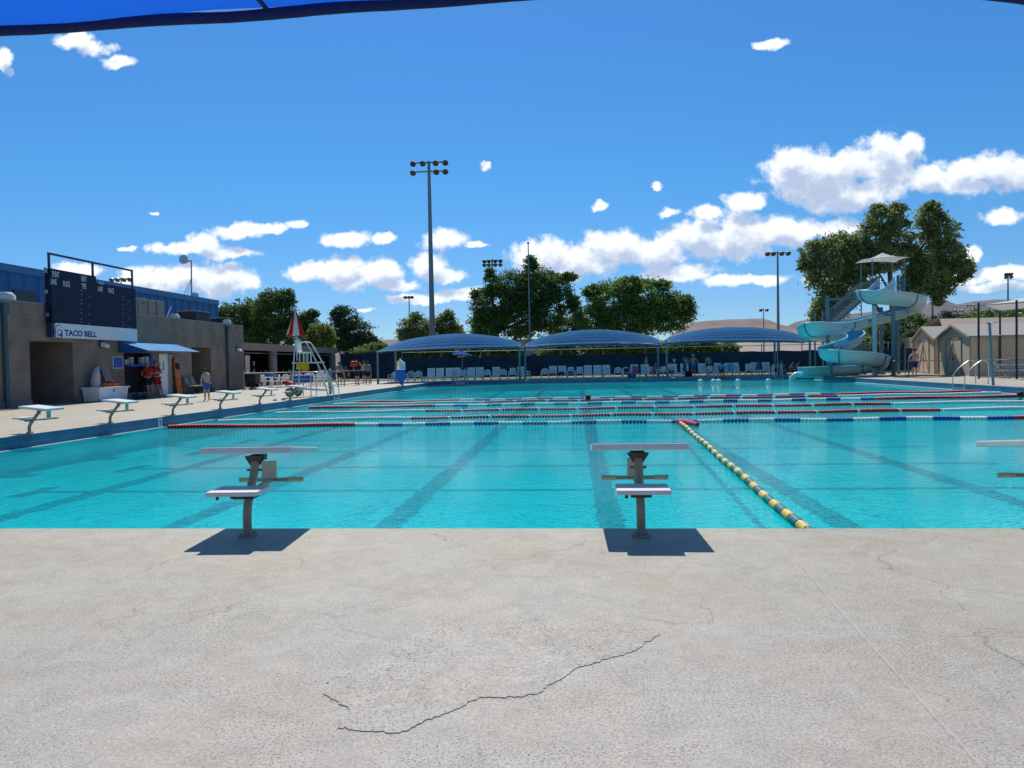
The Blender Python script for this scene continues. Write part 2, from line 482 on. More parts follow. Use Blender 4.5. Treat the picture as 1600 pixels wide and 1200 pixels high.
# ------------------------------------------------------------------ mesh builder
class MB:
    def __init__(s):
        s.v, s.f, s.mi, s.sm = [], [], [], []

    def add(s, vs, fs, mi=0, smooth=False):
        o = len(s.v)
        s.v.extend([tuple(v) for v in vs])
        for f in fs:
            s.f.append(tuple(i + o for i in f)); s.mi.append(mi); s.sm.append(smooth)
        return s

    def box(s, a, b, mi=0, mtx=None):
        x0, y0, z0 = a; x1, y1, z1 = b
        vs = [Vector(p) for p in ((x0, y0, z0), (x1, y0, z0), (x1, y1, z0), (x0, y1, z0), (x0, y0, z1), (x1, y0, z1), (x1, y1, z1), (x0, y1, z1))]
        if mtx:
            vs = [mtx @ v for v in vs]
        return s.add(vs, [(0, 3, 2, 1), (4, 5, 6, 7), (0, 1, 5, 4), (1, 2, 6, 5), (2, 3, 7, 6), (3, 0, 4, 7)], mi)

    def rbox(s, a, b, r=.01, mi=0, mtx=None):      # box with bevelled edges
        bm = bmesh.new()
        bmesh.ops.create_cube(bm, size=1)
        for v in bm.verts:
            v.co = Vector([(a[i] + b[i]) / 2 + v.co[i] * (b[i] - a[i]) for i in range(3)])
        bmesh.ops.bevel(bm, geom=bm.edges[:], offset=r, segments=2, profile=.6, affect='EDGES')
        bm.verts.index_update()
        vs = [(mtx @ v.co if mtx else v.co.copy()) for v in bm.verts]
        fs = [tuple(v.index for v in f.verts) for f in bm.faces]
        bm.free()
        return s.add(vs, fs, mi)

    def tube(s, pts, r, n=8, mi=0, cap=True, smooth=True, flat=1.0):
        pts = [Vector(p) for p in pts]
        rs = r if isinstance(r, (list, tuple)) else [r] * len(pts)
        vs, fs = [], []
        t0 = (pts[1] - pts[0]).normalized()
        up = Vector((0, 0, 1)) if abs(t0.z) < .9 else Vector((0, 1, 0))
        for i, p in enumerate(pts):
            if i == 0:
                t = pts[1] - pts[0]
            elif i == len(pts) - 1:
                t = pts[-1] - pts[-2]
            else:
                t = (pts[i + 1] - p).normalized() + (p - pts[i - 1]).normalized()
            if t.length < 1e-6:
                t = t0
            t.normalize()
            a = up - t * up.dot(t)
            if a.length < 1e-3:
                a = Vector((1, 0, 0)) - t * t.x
            a.normalize(); up = a
            b = t.cross(a)
            for k in range(n):
                th = 2 * math.pi * (k + .5) / n
                vs.append(p + a * (math.cos(th) * rs[i]) * flat + b * (math.sin(th) * rs[i]))
        for i in range(len(pts) - 1):
            for k in range(n):
                k2 = (k + 1) % n
                fs.append((i * n + k, i * n + k2, (i + 1) * n + k2, (i + 1) * n + k))
        s.add(vs, fs, mi, smooth)
        if cap:
            s.add(vs[:n], [tuple(range(n - 1, -1, -1))], mi)
            s.add(vs[-n:], [tuple(range(n))], mi)
        return s

    def bar(s, p, q, w, h=None, mi=0):          # square bar
        h = h or w
        p, q = Vector(p), Vector(q)
        t = (q - p).normalized()
        up = Vector((0, 0, 1)) if abs(t.z) < .95 else Vector((0, 1, 0))
        a = (up - t * up.dot(t)).normalized() * (h / 2)
        b = t.cross(a).normalized() * (w / 2)
        vs = [p - a - b, p - a + b, p + a + b, p + a - b, q - a - b, q - a + b, q + a + b, q + a - b]
        return s.add(vs, [(0, 1, 2, 3), (7, 6, 5, 4), (0, 4, 5, 1), (1, 5, 6, 2), (2, 6, 7, 3), (3, 7, 4, 0)], mi)

    def ball(s, c, r, n=8, mi=0, sc=(1, 1, 1), mtx=None):
        vs, fs = [], []
        c = Vector(c)
        rows = n // 2 + 1
        for i in range(rows + 1):
            ph = math.pi * i / rows
            for k in range(n):
                th = 2 * math.pi * k / n
                p = Vector((math.sin(ph) * math.cos(th) * r * sc[0], math.sin(ph) * math.sin(th) * r * sc[1], math.cos(ph) * r * sc[2]))
                p = c + p
                vs.append(mtx @ p if mtx else p)
        for i in range(rows):
            for k in range(n):
                k2 = (k + 1) % n
                fs.append((i * n + k, (i + 1) * n + k, (i + 1) * n + k2, i * n + k2))
        return s.add(vs, fs, mi, True)

    def cyl(s, p, q, r, n=12, mi=0, r2=None, smooth=True):
        return s.tube([p, q], [r, r2 if r2 is not None else r], n, mi, True, smooth)

    def quad(s, a, b, c, d, mi=0):
        return s.add([a, b, c, d], [(0, 1, 2, 3)], mi)

    def slab(s, pts, t, mi=0):                  # polygon (list of points) thickened by vector t
        pts = [Vector(p) for p in pts]; t = Vector(t); n = len(pts)
        vs = pts + [p + t for p in pts]
        fs = [tuple(range(n)), tuple(range(2 * n - 1, n - 1, -1))]
        fs += [(i, i + n, (i + 1) % n + n, (i + 1) % n) for i in range(n)]
        return s.add(vs, fs, mi)

    def text(s, body, size, org, xd, yd, mi=0, bold=0.0, align='LEFT', stretch=1.0, depth=.004):
        cu = bpy.data.curves.new('t', 'FONT'); cu.body = body; cu.size = size; cu.offset = bold
        cu.align_x = align; cu.resolution_u = 3
        ob = bpy.data.objects.new('t', cu); COL.objects.link(ob)
        dg = bpy.context.evaluated_depsgraph_get()
        me = bpy.data.meshes.new_from_object(ob.evaluated_get(dg))
        org, xd, yd = Vector(org), Vector(xd), Vector(yd)
        vs = [org + xd * (v.co.x * stretch) + yd * v.co.y for v in me.vertices]
        s.add(vs, [tuple(p.vertices) for p in me.polygons], mi)
        bpy.data.objects.remove(ob); bpy.data.curves.remove(cu); bpy.data.meshes.remove(me)
        return s

    def build(s, name, mats, parent=None, fixn=True):
        off = wloc(parent) if parent else Vector()
        me = bpy.data.meshes.new(name)
        me.from_pydata([Vector(v) - off for v in s.v], [], s.f)
        if not isinstance(mats, (list, tuple)):
            mats = [mats]
        for q in mats:
            me.materials.append(q)
        me.polygons.foreach_set('material_index', s.mi)
        me.polygons.foreach_set('use_smooth', s.sm)
        if fixn:
            bm = bmesh.new(); bm.from_mesh(me)
            bmesh.ops.recalc_face_normals(bm, faces=bm.faces)
            bm.to_mesh(me); bm.free()
        me.update()
        o = bpy.data.objects.new(name, me); COL.objects.link(o)
        if parent:
            o.parent = parent
        return o


def wloc(o):
    v = Vector()
    while o:
        v += o.location; o = o.parent
    return v


def tag(o, label, cat, group=None):
    o['label'] = label; o['category'] = cat
    if group:
        o['group'] = group
    return o


def thing(name, label, cat, loc=(0, 0, 0), group=None):
    o = bpy.data.objects.new(name, None); COL.objects.link(o)
    o.empty_display_size = .2
    o.location = loc
    return tag(o, label, cat, group)


def struct(o, kind='structure'):
    o['kind'] = kind
    return o


def copy_tree(o, parent=None):
    c = o.copy(); COL.objects.link(c)
    if parent:
        c.parent = parent
    for ch in list(o.children):
        copy_tree(ch, c)
    return c


def catmull(pts, n=8):
    pts = [Vector(p) for p in pts]
    P = [pts[0] * 2 - pts[1]] + pts + [pts[-1] * 2 - pts[-2]]
    out = []
    for i in range(1, len(P) - 2):
        a, b, c, d = P[i - 1:i + 3]
        for k in range(n):
            t = k / n
            out.append(.5 * ((2 * b) + (c - a) * t + (2 * a - 5 * b + 4 * c - d) * t * t + (3 * b - a - 3 * c + d) * t ** 3))
    out.append(P[-2])
    return out


ORD = ['first', 'second', 'third', 'fourth', 'fifth', 'sixth', 'seventh', 'eighth', 'ninth', 'tenth', 'eleventh', 'twelfth', 'thirteenth', 'fourteenth', 'fifteenth', 'sixteenth', 'seventeenth', 'eighteenth', 'nineteenth', 'twentieth']

# ================================================================== SETTING
XL0, XL1, XR0, XR1, YN, YF = -11.6, -10.75, 17.4, 17.6, 6.0, 59.0
WZ = -0.30
FZ = -0.78
x0, x1, y0, y1 = -48, 60, -12, 68


def xl(Y):
    return XL0 + (XL1 - XL0) * (Y - YN) / (YF - YN)


def xr(Y):
    return XR0 + (XR1 - XR0) * (Y - YN) / (YF - YN)


b = MB()
PA, PB, PC, PD = (XL0, YN, 0), (XR0, YN, 0), (XR1, YF, 0), (XL1, YF, 0)
b.add([(x0, y0, 0), (x1, y0, 0), (x1, y1, 0), (x0, y1, 0), PA, PB, PC, PD], [(0, 1, 5, 4), (1, 2, 6, 5), (2, 3, 7, 6), (3, 0, 4, 7)])
struct(b.build('pool_deck', CONC))

G = 6000
b = MB()
b.add([(-G, -G, -.02), (G, -G, -.02), (G, G, -.02), (-G, G, -.02), (x0, y0, -.02), (x1, y0, -.02), (x1, y1, -.02), (x0, y1, -.02)],
      [(0, 1, 5, 4), (1, 2, 6, 5), (2, 3, 7, 6), (3, 0, 4, 7)])
struct(b.build('ground', mat('dry_grass', (.16, .17, .06), .95, var=.3, scale=.15, col2=(.27, .23, .15))))

# grass strip beyond the far deck
b = MB()
b.quad((-22, 63.6, .004), (30, 63.6, .004), (30, 67.5, .004), (-22, 67.5, .004))
struct(b.build('grass_strip', mat('lawn', (.05, .095, .02), .95, var=.35, scale=2.5, bump=.03, bscale=60)))

# basin
b = MB()
A, B_, C_, D_ = [Vector((p[0], p[1], 0)) for p in (PA, PB, PC, PD)]
dn = Vector((0, 0, WZ + .035)); bt = Vector((0, 0, FZ))
for p, q in ((B_, A), (C_, B_), (D_, C_), (A, D_)):
    b.quad(p, q, q + dn, p + dn, 0)
    b.quad(p + dn, q + dn, q + bt, p + bt, 1)
b.quad(A + bt, B_ + bt, C_ + bt, D_ + bt, 1)
struct(b.build('pool_basin', [M['tile'], M['floor_cyan']], fixn=False))

b = MB()     # white gutter lip just at the water line
for p, q, ins in ((A, D_, Vector((.10, 0, 0))), (B_, C_, Vector((-.10, 0, 0))), (A, B_, Vector((0, .1, 0))), (D_, C_, Vector((0, -.1, 0)))):
    d1 = Vector((0, 0, WZ + .008)); d2 = Vector((0, 0, WZ + .035))
    b.add([p + d1, q + d1, q + d2, p + d2, p + d1 + ins, q + d1 + ins, q + d2 + ins, p + d2 + ins],
          [(4, 5, 6, 7), (3, 2, 6, 7), (0, 1, 5, 4)])
struct(b.build('pool_gutter', M['gutter']))

# lane markings on the basin floor
b = MB()


def strip(pa, pb, w, z=FZ + .006):
    pa, pb = Vector(pa), Vector(pb)
    t = (pb - pa).normalized(); n = Vector((-t.y, t.x, 0)) * w / 2
    k = max(2, int((pb - pa).length / .11))
    vs = []
    for i in range(k + 1):
        p = pa.lerp(pb, i / k)
        q1 = 1 + .22 * noise.noise((p.x * 2.2, p.y * 2.2, 0)) + .4 * noise.noise((p.x * 7, p.y * 7, 3))  # ragged edges: the wobble of refraction through ripples, shaped into the strip
        q2 = 1 + .22 * noise.noise((p.x * 2.2, p.y * 2.2, 7)) + .4 * noise.noise((p.x * 7, p.y * 7, 9))
        vs += [(p.x + n.x * q1, p.y + n.y * q1, z), (p.x - n.x * q2, p.y - n.y * q2, z)]
    b.add(vs, [(2 * i, 2 * i + 1, 2 * i + 3, 2 * i + 2) for i in range(k)])


LX = [.42 + 2.87 * k for k in range(-3, 3)]
for X in LX:
    strip((X, 7.0, 0), (X, 57.5, 0), .34)
bY = [15.4, 18.25, 21.1, 23.95, 26.9, 29.8, 32.7, 35.6]
struct(b.build('lane_markings', M['floor_line']))
b = MB()
for Y in bY + [12.5]:
    for i, (xa, xb) in enumerate(zip([-9.2] + [X + .18 for X in LX], [X - .18 for X in LX] + [8.0])):
        if xb - xa > .1 and xa < 16 and xb > -9.3:
            strip((xa, Y, 0), (xb, Y, 0), .13, FZ + .010)
    strip((-9.35, Y - .5, 0), (-9.35, Y + .5, 0), .28, FZ + .010)
struct(b.build('cross_lane_markings', M['floor_line']))

b = MB()
b.quad((XL0 - .0, YN + .001, WZ), (XR0, YN + .001, WZ), (XR1, YF - .001, WZ), (XL1, YF - .001, WZ))
struct(b.build('pool_water', water_mat(), fixn=False))


# repaired slab in the foreground: a thin raised layer with a broken edge
def rough_line(pts, amp=.012, n=9, seed=3):
    rr = random.Random(seed); out = []
    for a, c in zip(pts, pts[1:]):
        for k in range(n):
            p = a.lerp(c, k / n)
            if k:
                p = p + Vector((rr.uniform(-amp, amp), rr.uniform(-amp, amp), 0))
            out.append(p)
    out.append(pts[-1])
    return out


outl = [(1032, 992), (985, 1020), (950, 1030), (902, 1044), (868, 1066), (835, 1086), (790, 1091), (750, 1090), (700, 1115), (665, 1126),
        (625, 1146), (560, 1142), (528, 1138), (545, 1108), (506, 1086), (515, 1062), (560, 1035), (600, 1022), (640, 998), (668, 978), (700, 972), (760, 975), (820, 962), (900, 965), (970, 975), (1010, 985)]
op = rough_line([onz(x, y, 0) for x, y in outl] + [onz(*outl[0], 0)], .009, 9)[:-1]
b = MB()
cen = sum(op, Vector()) / len(op)
inner = [cen + (p - cen) * .90 for p in op]
n = len(op)
vs = [Vector((p.x, p.y, -.002)) for p in op] + [Vector((p.x, p.y, .0035)) for p in op] + [Vector((p.x, p.y, .005)) for p in inner]
b.add(vs, [(i, (i + 1) % n, n + (i + 1) % n, n + i) for i in range(n)] + [(n + i, n + (i + 1) % n, 2 * n + (i + 1) % n, 2 * n + i) for i in range(n)] + [tuple(range(2 * n, 3 * n))])
struct(b.build('deck_patch', CONC))


def crack(pts, w=.004, seed=1, amp=.014, n=8):
    c = rough_line([onz(x, y, 0) for x, y in pts], amp, n, seed)
    rr = random.Random(seed)
    b_ = MB(); vs = []
    for i, p in enumerate(c):
        t = (c[min(i + 1, len(c) - 1)] - c[max(i - 1, 0)]).normalized()
        q = Vector((-t.y, t.x, 0)) * w * rr.uniform(.3, 1)
        if i in (0, len(c) - 1):
            q *= .1
        vs += [p + q + Vector((0, 0, .004)), p - q + Vector((0, 0, .004))]
    b_.add(vs, [(2 * i, 2 * i + 1, 2 * i + 3, 2 * i + 2) for i in range(len(c) - 1)])
    return b_


b = MB()
CR = [([(868, 1068), (835, 1088), (790, 1093), (750, 1092)], .0014, 2), ([(700, 1117), (665, 1128), (622, 1148)], .0012, 3),
      ([(505, 1085), (522, 1096), (547, 1112)], .0022, 4), ([(524, 1125), (528, 1140)], .0015, 5),
      ([(730, 890), (700, 910), (640, 930), (560, 945), (500, 965)], .0016, 6),
      ([(1440, 1078), (1468, 1085), (1482, 1097)], .002, 7), ([(1322, 912), (1345, 918), (1360, 922)], .002, 8),
      ([(1130, 870), (1160, 860), (1200, 862)], .002, 9), ([(1370, 898), (1430, 893)], .0015, 12), ([(1520, 990), (1600, 985)], .0018, 13), ([(1460, 960), (1520, 950), (1580, 955)], .0016, 15),
      ([(770, 952), (800, 945), (850, 948), (930, 938)], .0014, 16)]
for pts, w, sd_ in CR:
    c = crack(pts, w * (.45 if sd_ < 4 else .62), sd_)
    b.v, o_ = b.v, len(b.v)
    b.add(c.v, c.f)
struct(b.build('deck_cracks', mat('crack_dark', (.17, .16, .145), .95, var=.3, scale=60)))
# expansion joint: a shallow filled seam
b = MB()
jp = rough_line([onz(x, y, 0) for x, y in ((1222, 842), (1262, 896), (1300, 940), (1350, 996), (1400, 1052), (1450, 1108), (1500, 1162), (1560, 1230))], .004, 8, 21)
vs = []
for i, p in enumerate(jp):
    rr = random.Random(i)
    w = .009 + rr.uniform(-.002, .002)
    vs += [(p.x - w, p.y, .001), (p.x - w * .5, p.y, .006), (p.x + w * .5, p.y, .006), (p.x + w, p.y, .001)]
b.add(vs, [(4 * i + k, 4 * i + k + 1, 4 * i + k + 5, 4 * i + k + 4) for i in range(len(jp) - 1) for k in range(3)])
struct(b.build('deck_joint', concrete_mat('joint_filler', (.44, .415, .35), .4)))


# hills
def ridge(name, prof, Y, dep, m_, zb=-.5, amp=.018, seed=0, foot=4):
    b_ = MB()
    pts = [aty(x, y, Y) for x, y in prof]
    fine = []
    for a, c in zip(pts, pts[1:]):
        for k in range(6):
            fine.append(a.lerp(c, k / 6))
    fine.append(pts[-1])
    rows = 14
    vs = []
    for r_ in range(rows + 1):
        t = r_ / rows            # 0 = front foot, 1 = crest
        for i, p in enumerate(fine):
            z = zb + (p.z - zb) * t ** .85
            q = Vector((p.x, p.y - dep * (1 - t) * (1 + .15 * noise.noise((i * .3, seed, 0))), z))
            if 0 < t < 1:
                q.z += (p.z - zb) * amp * 1.6 * noise.noise((i * .35, r_ * .5, seed))
                q.y += dep * .05 * noise.noise((i * .5, r_ * .9, seed + 5))
            elif t == 1:
                q.z += (p.z - zb) * amp * .5 * noise.noise((i * 1.1, 3, seed))
            vs.append(q)
    n_ = len(fine)
    for i, p in enumerate(fine):
        vs.append(Vector((p.x, p.y + dep, zb)))
    b_.add(vs, [(r_ * n_ + i, r_ * n_ + i + 1, (r_ + 1) * n_ + i + 1, (r_ + 1) * n_ + i) for r_ in range(rows + 1) for i in range(n_ - 1)], 0, True)
    return struct(b_.build(name, m_))


HB = mat('mesa_rock', (.145, .105, .095), .95, var=.3, scale=.012, col2=(.24, .19, .165))
HP = mat('hazy_mountain_rock', (.11, .10, .125), .95, var=.25, scale=.008, col2=(.165, .145, .16))  # rock tone with the purple-grey of distance haze mixed into it
HS = mat('sandy_slope', (.25, .20, .165), .95, var=.2, scale=.03, col2=(.34, .28, .24))
ridge('hills', [(1040, 530), (1070, 508), (1085, 503.5), (1105, 501), (1140, 499), (1190, 497.5), (1197, 500), (1215, 507), (1240, 516), (1300, 535)], 1300, 420, HB, seed=2)
ridge('mountains', [(1170, 540), (1215, 516), (1235, 507), (1244, 503), (1256, 500.5), (1275, 497), (1330, 490), (1400, 484), (1440, 480), (1452, 474), (1460, 466), (1466, 467), (1473, 474), (1488, 477), (1520, 471), (1555, 468), (1590, 468), (1640, 462), (1720, 480)], 2600, 700, HP, seed=7)
ridge('sandy_slope', [(1100, 552), (1150, 535), (1185, 527), (1230, 521), (1290, 517), (1360, 520), (1420, 530), (1470, 545)], 420, 230, HS, seed=12)
ridge('far_mesa', [(540, 562), (575, 540), (594, 532), (600, 531), (612, 530.5), (650, 531), (700, 538), (740, 560)], 1500, 400, HB, seed=15)

# ================================================================== OUR OWN SHADE CANOPY (overhead)
t = thing('shade_canopy', 'bright blue shade cloth with dark hem hanging overhead at the top of the picture', 'shade canopy', (0, 3.6, 3.0))
b = MB()
ex = [aty(-60, 56, 3.55), aty(120, 45, 3.55), aty(300, 33.5, 3.55), aty(420, 26.5, 3.55), aty(600, 12, 3.55), aty(780, 0, 3.55), aty(1000, -15, 3.55), aty(1300, -24, 3.55), aty(1588, -1, 3.55), aty(1640, 8, 3.55), aty(1800, 14, 3.55)]
xs = [p.x for p in ex]


def edge_z(x):
    for p, q in zip(ex, ex[1:]):
        if p.x <= x <= q.x:
            return p.z + (q.z - p.z) * (x - p.x) / (q.x - p.x)
    return ex[0].z if x < ex[0].x else ex[-1].z


nx, ny = 60, 10
vs = []
for j in range(ny + 1):
    for i in range(nx + 1):
        x = -4.2 + i * 8.4 / nx
        y = 3.55 - j * .38
        z = edge_z(x) + .034 + j * .05 + .012 * math.sin(x * 3.1 + j) + .01 * noise.noise((x * 2, y * 2, 0))
        vs.append((x, y, z))
b.add(vs, [(j * (nx + 1) + i, j * (nx + 1) + i + 1, (j + 1) * (nx + 1) + i + 1, (j + 1) * (nx + 1) + i) for j in range(ny) for i in range(nx)], 0, True)
b.build('canopy_cloth', M['shade_cloth'], t)
b = MB()
hp = []
for i in range(121):
    x = -4.2 + i * 8.4 / 120
    hp.append((x, 3.55 + .006 * math.sin(x * 7), edge_z(x) + .014 + .0025 * noise.noise((x * 9, 0, 1))))
b.tube(hp, .021, 10, flat=1.3)
b.build('hem', M['hem'], t)
b = MB()
sx = aty(420, 22, 3.55).x
b.bar((sx + .0, 3.55, edge_z(sx) + .025), (sx - .12, 2.0, edge_z(sx) + .205), .018, .012)
b.build('seam', M['hem'], t)

# ================================================================== STARTING BLOCKS


def make_block(kind):
    t = thing('starting_block', '-', 'starting block')
    s = 1.0 if kind == 'near' else .86
    post_p = [(0, 0, 0), (0, 0, .17), (0, .03, .26), (0, .09, .36), (0, .17, .47), (0, .22, .58)]
    if kind == 'far':
        post_p = [(0, 0, 0), (0, -.01, .12), (0, .02, .22), (0, .09, .31), (0, .2, .45), (0, .30, .57)]
    post_p = [Vector(p) * s for p in post_p]
    b = MB(); b.tube(catmull(post_p, 4), .033, 14); b.build('post', M['pedestal'], t)
    b = MB(); b.cyl((0, 0, 0), (0, 0, .018), .07, 16)
    for a in range(4):
        an = a * math.pi / 2 + .78
        b.cyl((.052 * math.cos(an), .052 * math.sin(an), .018), (.052 * math.cos(an), .052 * math.sin(an), .032), .009, 6)
    b.build('base_flange', M['pedestal'], t)
    # platform, sloping towards the pool
    cy = .36 if kind == 'near' else .33
    w, l = (.355, .37) if kind == 'near' else (.30, .30)
    mt = Matrix.Translation((0, cy * s, .625 * s)) @ Matrix.Rotation(R(-6.5), 4, 'X')
    b = MB(); b.rbox((-w, -l, -.024), (w, l, .024), .008, 0, mt); b.build('platform', M['platform'], t)
    b = MB(); b.box((-w + .03, -l + .03, .0245), (w - .03, l - .03, .027), 0, mt)
    b.build('tread_surface', mat('tread_sand', (.60, .60, .57), .9, var=.08, scale=60, bump=.003, bscale=260), t)
    e = post_p[-1]
    b = MB()
    b.box((-.055, e.y - .05, e.z - .02), (.055, e.y + .10, e.z + .022 * s))
    for sx in (-1, 1):
        b.bar((sx * .03, e.y - .02, e.z - .05), (sx * .075, e.y - .02, e.z + .02), .014, .02)
        b.cyl((sx * .034, e.y - .04, e.z - .09), (sx * .06, e.y - .04, e.z - .09), .009, 6)
    b.build('bracket', mat('bracket_brown', (.07, .06, .05), .5, var=.2), t)
    # rear step
    z = .36 * s
    b = MB(); b.rbox((-.19 * s, -.31 * s, z), (.19 * s, .0, z + .034), .008); b.build('step', M['platform'], t)
    b = MB(); b.bar((0, .10 * s, .30 * s), (0, -.26 * s, z - .012), .05, .022)
    b.box((-.075, -.07 * s, z - .06), (.075, .05 * s, z - .012))
    for sx in (-1, 1):
        b.cyl((sx * .075, -.02, z - .035), (sx * .10, -.02, z - .035), .01, 6)
    b.cyl((-.12 * s, -.26 * s, z - .03), (-.12 * s, -.26 * s, z), .012, 6)
    b.build('step_bracket', M['dark_metal'] if kind == 'near' else M['pedestal'], t)
    # grip bars
    z = .355 * s
    b = MB()
    b.bar((0, .06 * s, z - .03), (0, .56 * s, z), .035, .03)
    b.bar((-.17 * s, .56 * s, z), (.17 * s, .56 * s, z), .028, .028)
    gb = b.build('grip_bar', M['pedestal'], t)
    for sx in (-1, 1):
        b = MB(); b.tube([(sx * .15 * s, .56 * s, z), (sx * .27 * s, .56 * s, z)], .021, 8)
        b.build('hand_grip', M['tan_grip'], gb)
    b = MB(); b.rbox((-.065, .50 * s, z + .02), (.065, .52 * s, z + .02 + .145), .009)
    pl = b.build('number_plate', M['plate'], t)
    return t, pl


GB = 'starting blocks round the pool'
NL = ['beige post starting block with step on the near edge, left of centre', 'starting block standing nearest the yellow and green rope on the near edge',
      'starting block cut off by the right edge of the picture']
nb0, _ = make_block('near')
nb = [nb0, copy_tree(nb0), copy_tree(nb0)]
for o, p, l, rz in zip(nb, [(-2.55, 5.72), (.465, 5.73), (3.56, 5.74)], NL, (3, 0, 0)):
    o.location = (p[0], p[1], 0); o.rotation_euler.z = R(rz); tag(o, l, 'starting block', GB)
FL = ['starting block nearest the camera on the left pool side', 'starting block on the left side in front of the white storage box', 'starting block on the left side in front of the white door',
      'starting block on the left side just beyond the boy in blue shorts', 'starting block on the left side beside the black sandals', 'starting block beside the wheeled lifeguard stand']
fb0, fpl = make_block('far')
b = MB(); b.text('1', .11, (.03, .52 * .86 + .004, .355 * .86 + .055), (-1, 0, 0), (0, 0, 1), bold=.006)
FY = [15.42, 18.2, 21.1, 23.95, 26.95, 29.8]
for i, Y in enumerate(FY):
    o = fb0 if i == 0 else copy_tree(fb0)
    o.location = (xl(Y) - .16, Y, 0); o.rotation_euler.z = R(-90)
    tag(o, FL[i], 'starting block', GB)
b.build('number', M['black'], fpl)

# depth markers on the left pool wall
for (px, py, txt, h) in ((253, 660, '5', .2), (481, 631, '5', .16), (322, 648, '5', .12)):
    p = onz(px, py, -.14)
    Y = p.y
    b = MB()
    X = xl(Y) + .012
    if txt == '5' and px == 253:
        b.box((X - .01, Y - .1, -.25), (X, Y + .1, -.03), 0)
        b.text(txt, .2, (X + .003, Y - .05, -.21), (0, 1, 0), (0, 0, 1), 1, bold=.006)
        o = b.build('depth_marker', [M['gutter'], M['black']])
        tag(o, 'white tile with a black 5 set in the blue pool wall', 'depth marker')
for X, txt, l in ((4.9, '5', 'small white depth number on the far blue pool wall'), (16.4, '5', 'small white depth number on the blue wall by the slide exit')):
    b = MB()
    b.text(txt, .24, (X, YF - .006, -.24), (1, 0, 0), (0, 0, 1), 0, bold=.004)
    tag(b.build('depth_marker', M['gutter']), l, 'depth marker')

# ================================================================== LANE ROPES


def rope(label, A, B, runs, r=.070, pitch=.092, sag=.0, cat='lane rope', bead=.070):
    """runs: list of (fraction end, material) along the rope"""
    A, B = Vector(A), Vector(B)
    t = thing('lane_rope', label, cat, A, 'floating lane ropes')
    L_ = (B - A).length
    d = (B - A).normalized()

    def P(s):
        f = s / L_
        q = A.lerp(B, f)
        q.y += sag * math.sin(f * math.pi * 2.2) * .6
        q.z += .012 * math.sin(s * 1.7) - .01
        return q
    b = MB(); b.tube([P(L_ * i / 60) for i in range(61)], .008, 5); b.build('cable', M['galv'], t)
    s0 = 0.0
    nb_ = 0
    for (fe, m_) in runs:
        s1 = fe * L_
        b = MB()
        s = s0 + .02
        while s < s1 - .03:
            p = P(s); q = P(s + bead)
            mid = (p + q) / 2
            b.tube([p, p.lerp(q, .12), mid, p.lerp(q, .88), q], [r * .55, r, r * .62, r, r * .55], 8)
            s += pitch
        if b.v:
            b.build('float_section', M[m_], t)
            nb_ += 1
        s0 = s1
    return t


def frac(px, py, A, B):
    p = onz(px, py, WZ)
    return max(0, min(1, (p.x - A.x) / (B.x - A.x)))


WR = WZ + .04


def cross_rope(label, lp, rp, marks, alt=None, **k):
    A = onz(*lp, WR); B = onz(*rp, WR)
    A.x = max(A.x, xl(A.y) + .15)
    B = A.lerp(B, (xr(B.y) - .15 - A.x) / (B.x - A.x))
    runs = []
    for px, m_ in marks:
        py = lp[1] + (rp[1] - lp[1]) * (px - lp[0]) / (rp[0] - lp[0])
        f = frac(px, py, A, B) if px < 5000 else 1.0
        if isinstance(m_, tuple):
            f0 = runs[-1][0] if runs else 0.0
            n_ = m_[0]
            w = m_[3] if len(m_) > 3 else .5
            for i in range(n_):
                runs.append((f0 + (f - f0) * (i + w) / n_, m_[1]))
                runs.append((f0 + (f - f0) * (i + 1) / n_, m_[2]))
        else:
            runs.append((f, m_))
    return rope(label, A, B, runs, **k)


cross_rope('nearest lane rope, red at the left end then blue and white', (262, 667), (1600, 652),
           [(562, 'f_red'), (1565, (13, 'f_white', 'f_blue')), (9999, 'f_red')], sag=.05)
cross_rope('second lane rope from the camera, white ends and long red middle', (340, 658), (1600, 637.5),
           [(648, 'f_white'), (1458, (13, 'f_red', 'f_white', .9)), (9999, 'f_white')], sag=.08, r=.062)
cross_rope('third lane rope from the camera, thin white ends and red middle', (430, 645.5), (1600, 627),
           [(670, 'f_white'), (1383, (12, 'f_red', 'f_white', .9)), (9999, 'f_white')], sag=.08, r=.062)
cross_rope('fourth lane rope, ending in bright red beads at the left wall', (482, 637), (1590, 619),
           [(685, 'f_red'), (1355, (13, 'f_white', 'f_blue', .55)), (9999, 'f_red')], sag=.08)
cross_rope('fifth lane rope, white floats with a pale red middle', (520, 631.5), (1523, 614.5),
           [(760, 'f_white'), (1302, (11, 'f_red', 'f_white', .88)), (9999, 'f_white')], sag=.08, r=.062)
cross_rope('farthest lane rope, running behind the swimmer with the dark head', (553, 628), (1495, 612),
           [(722, 'f_red'), (1297, (12, 'f_white', 'f_blue')), (9999, 'f_red')], sag=.06)
A = onz(1262, 830, WR); A.y = 6.15; A.x = 2.02; Bq = onz(1062, 659, WR)
L_ = (Bq - A).length
runs = []; s = 0
while s < L_ - .6:
    runs.append(((s + .30) / L_, 'f_teal')); runs.append(((s + .60) / L_, 'f_yellow')); s += .60
runs.append((1, 'f_red'))
yr = rope('yellow and teal ringed rope running away from the near edge', A, Bq, runs, r=.055, pitch=.052, bead=.045, sag=.03)
b = MB()
e = Bq + Vector((.10, -.30, .02))
b.tube([Bq + Vector((-.03, .1, .02)), e, e + Vector((.16, -.9, 0))], [.04, .065, .05], 10)
b.build('end_buoy', M['f_red'], yr)

